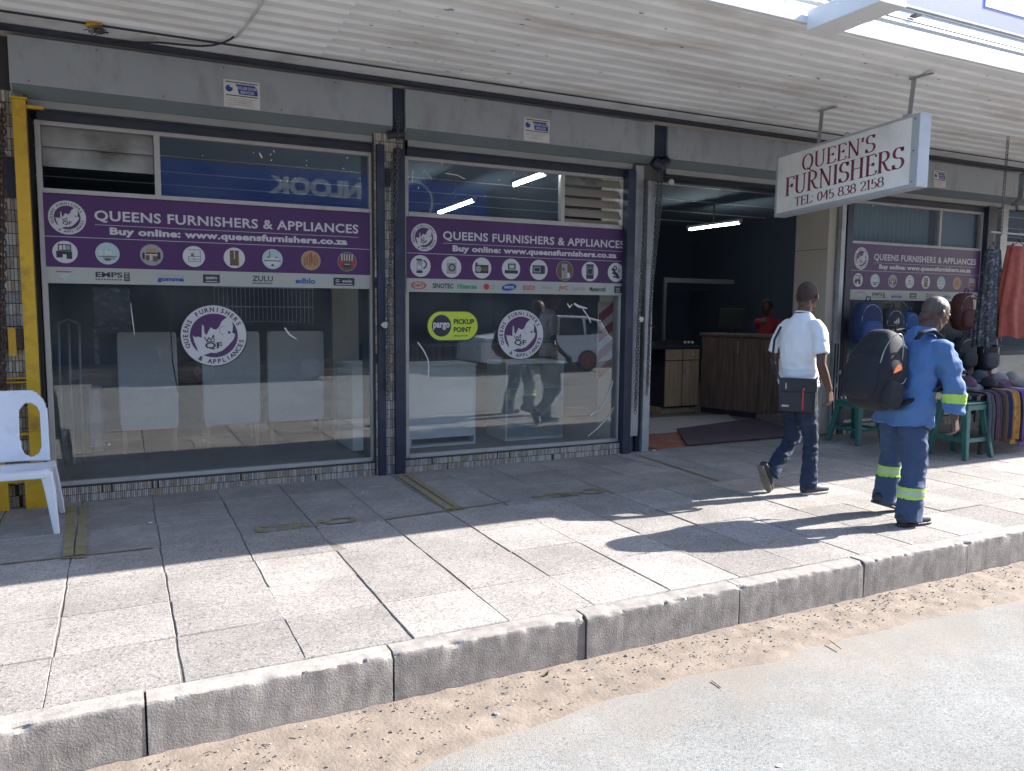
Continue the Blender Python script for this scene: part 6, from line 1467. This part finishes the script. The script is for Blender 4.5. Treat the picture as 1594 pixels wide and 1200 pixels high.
shoe('shoe', (4.985,3.725,.0), (5.285,3.695,.0), (5.07,3.72,.10), m_shoe, m_shoe, p2, .052)
shoe('shoe', (5.12,4.055,.085), (5.395,4.035,.0), (5.24,4.05,.14), m_shoe, m_shoe, p2, .052)
# backpack
t = thing('backpack', 'big black worn backpack with an orange patch on the stooping man', 'backpack', (4.95,3.98,.85))
ang = math.radians(16); bx = Vector((math.cos(ang),0,-math.sin(ang))); bz = Vector((math.sin(ang),0,math.cos(ang))); c0 = Vector((4.965,3.965,1.12))
tf = lambda p: c0+bx*p.x+Vector((0,1,0))*p.y+bz*p.z
def bk(p):
    q = Vector(p); k = 1+.05*noise.noise(q*6)+.02*noise.noise(q*18); return tf(Vector((q.x*k*(1-.25*max(0,q.z-.05)/.3), q.y*k*(1-.22*max(0,q.z)/.3), q.z)))
rblock(G(), (0,0,0), (.165,.195,.30), m_pack, .62, 30, 20, fx=bk).build('body', t, smooth=True)
rblock(G(), (-.10,0,-.08), (.10,.15,.17), m_pack, .6, 22, 14, fx=bk).build('front_pocket', t, smooth=True)
rblock(G(), (.0,-.175,-.17), (.09,.045,.10), m_pack, .6, 16, 10, fx=bk).build('side_pocket', t, smooth=True)
g = G(); g.tube([tf(Vector((-.06+.12*math.cos(a)*.9-.02, -.19+.02*abs(math.cos(a)), .02+.235*math.sin(a)))) for a in [PI*i/14-.2 for i in range(16)]], .004, m_steel, 5); g.build('zip', t, smooth=True)
g = G(); g.tube([tf(Vector((.115,-.17,.0)))+Vector((0,-.0,0)), tf(Vector((.06,-.205,-.06))), tf(Vector((-.02,-.21,-.12)))], .003, m_steel, 5); g.build('seam', t)
sp = [(.0,-.02),(.012,.012),(.035,.032),(.062,.036),(.078,.022),(.08,.0),(.05,-.006),(.02,-.016)]
g = G(); q0 = tf(Vector((-.085,-.205,.0))); g.prism(sp, lambda u, v, w_: q0+Vector((u*1.05, -w_+.012*u, v*1.05-.01)), .0, .006, m_orange); g.build('patch', t)
for yy in (3.78, 4.02):
    g = G(); g.tube([tf(Vector((.10,yy-3.965,.27))), Vector((5.20,yy,1.405)), Vector((5.30,yy,1.415)), Vector((5.40,yy-.01,1.36)), Vector((5.45,yy-.02,1.22)), Vector((5.415,yy-.04,1.05)), Vector((5.30,yy-.10 if yy < 3.9 else yy+.1,.985)), tf(Vector((.12,(yy-3.965)*.9,-.20)))], .026, m_pack, 8, flat=.3, upv=(0,1,0)); g.build('strap', t, smooth=True)
g = G(); g.tube([tf(Vector((.06,-.03,.30))), tf(Vector((.05,-.03,.345))), tf(Vector((.05,.04,.345))), tf(Vector((.06,.04,.30)))], .008, m_pack, 6); g.build('grab_handle', t, smooth=True)

g = G(); g.tube([tf(Vector((.10,-.165,-.24))), Vector((5.12,3.735,.925)), Vector((5.19,3.682,.965)), Vector((5.27,3.668,1.01)), Vector((5.33,3.69,1.06))], .014, m_pack, 8, flat=.5, upv=(0,0,1)); g.build('lower_strap', t, smooth=True)
# ---------------- shop assistant in the dim doorway
p3 = thing('person', 'shop assistant in a red top sitting in the dark behind the woodgrain counter', 'person', (9.15,9.3,0))
b = B(); hc3 = Vector((9.12,9.35,1.60)); head(b, hc3, (-.8,-.55), .25, 1.0); b.chain((hc3+Vector((.02,.02,-.07)),.055), (Vector((9.16,9.36,1.42)),.07)); b.cap((9.1,9.5,1.36), .06, (9.22,9.18,1.36), .06); b.chain(((9.17,9.36,1.34),.12), ((9.2,9.36,.8),.14))
b.chain(((9.22,9.17,1.34),.05), ((9.12,9.08,1.12),.04), ((8.90,9.15,1.10),.03)); hand(b, (8.9,9.15,1.10), (-1,.1,-.1), (0,0,1), (0,1,0), s=1.); VF = b.make(.009, 3); put('body', VF, m_skin, p3)
shell('hair', VF, lambda c: (c-hc3).length < .17 and c.z > hc3.z+.0 and (c-hc3).dot(Vector((-.8,-.55,0))) < .07, .012, m_hair, p3)
b = B(); b.loft([(Vector((9.19,9.36,.8)),Z,.15,.2,X), (Vector((9.18,9.36,1.15)),Z,.14,.2,X), (Vector((9.165,9.36,1.36)),Z,.10,.17,X), (Vector((9.16,9.36,1.44)),Z,.06,.07,X)]); b.chain(((9.22,9.17,1.34),.065), ((9.15,9.1,1.2),.06)); b.cap((9.1,9.5,1.35), .07, (9.22,9.18,1.35), .07)
put('red_top', b.make(.012, 3), fab['red'], p3)
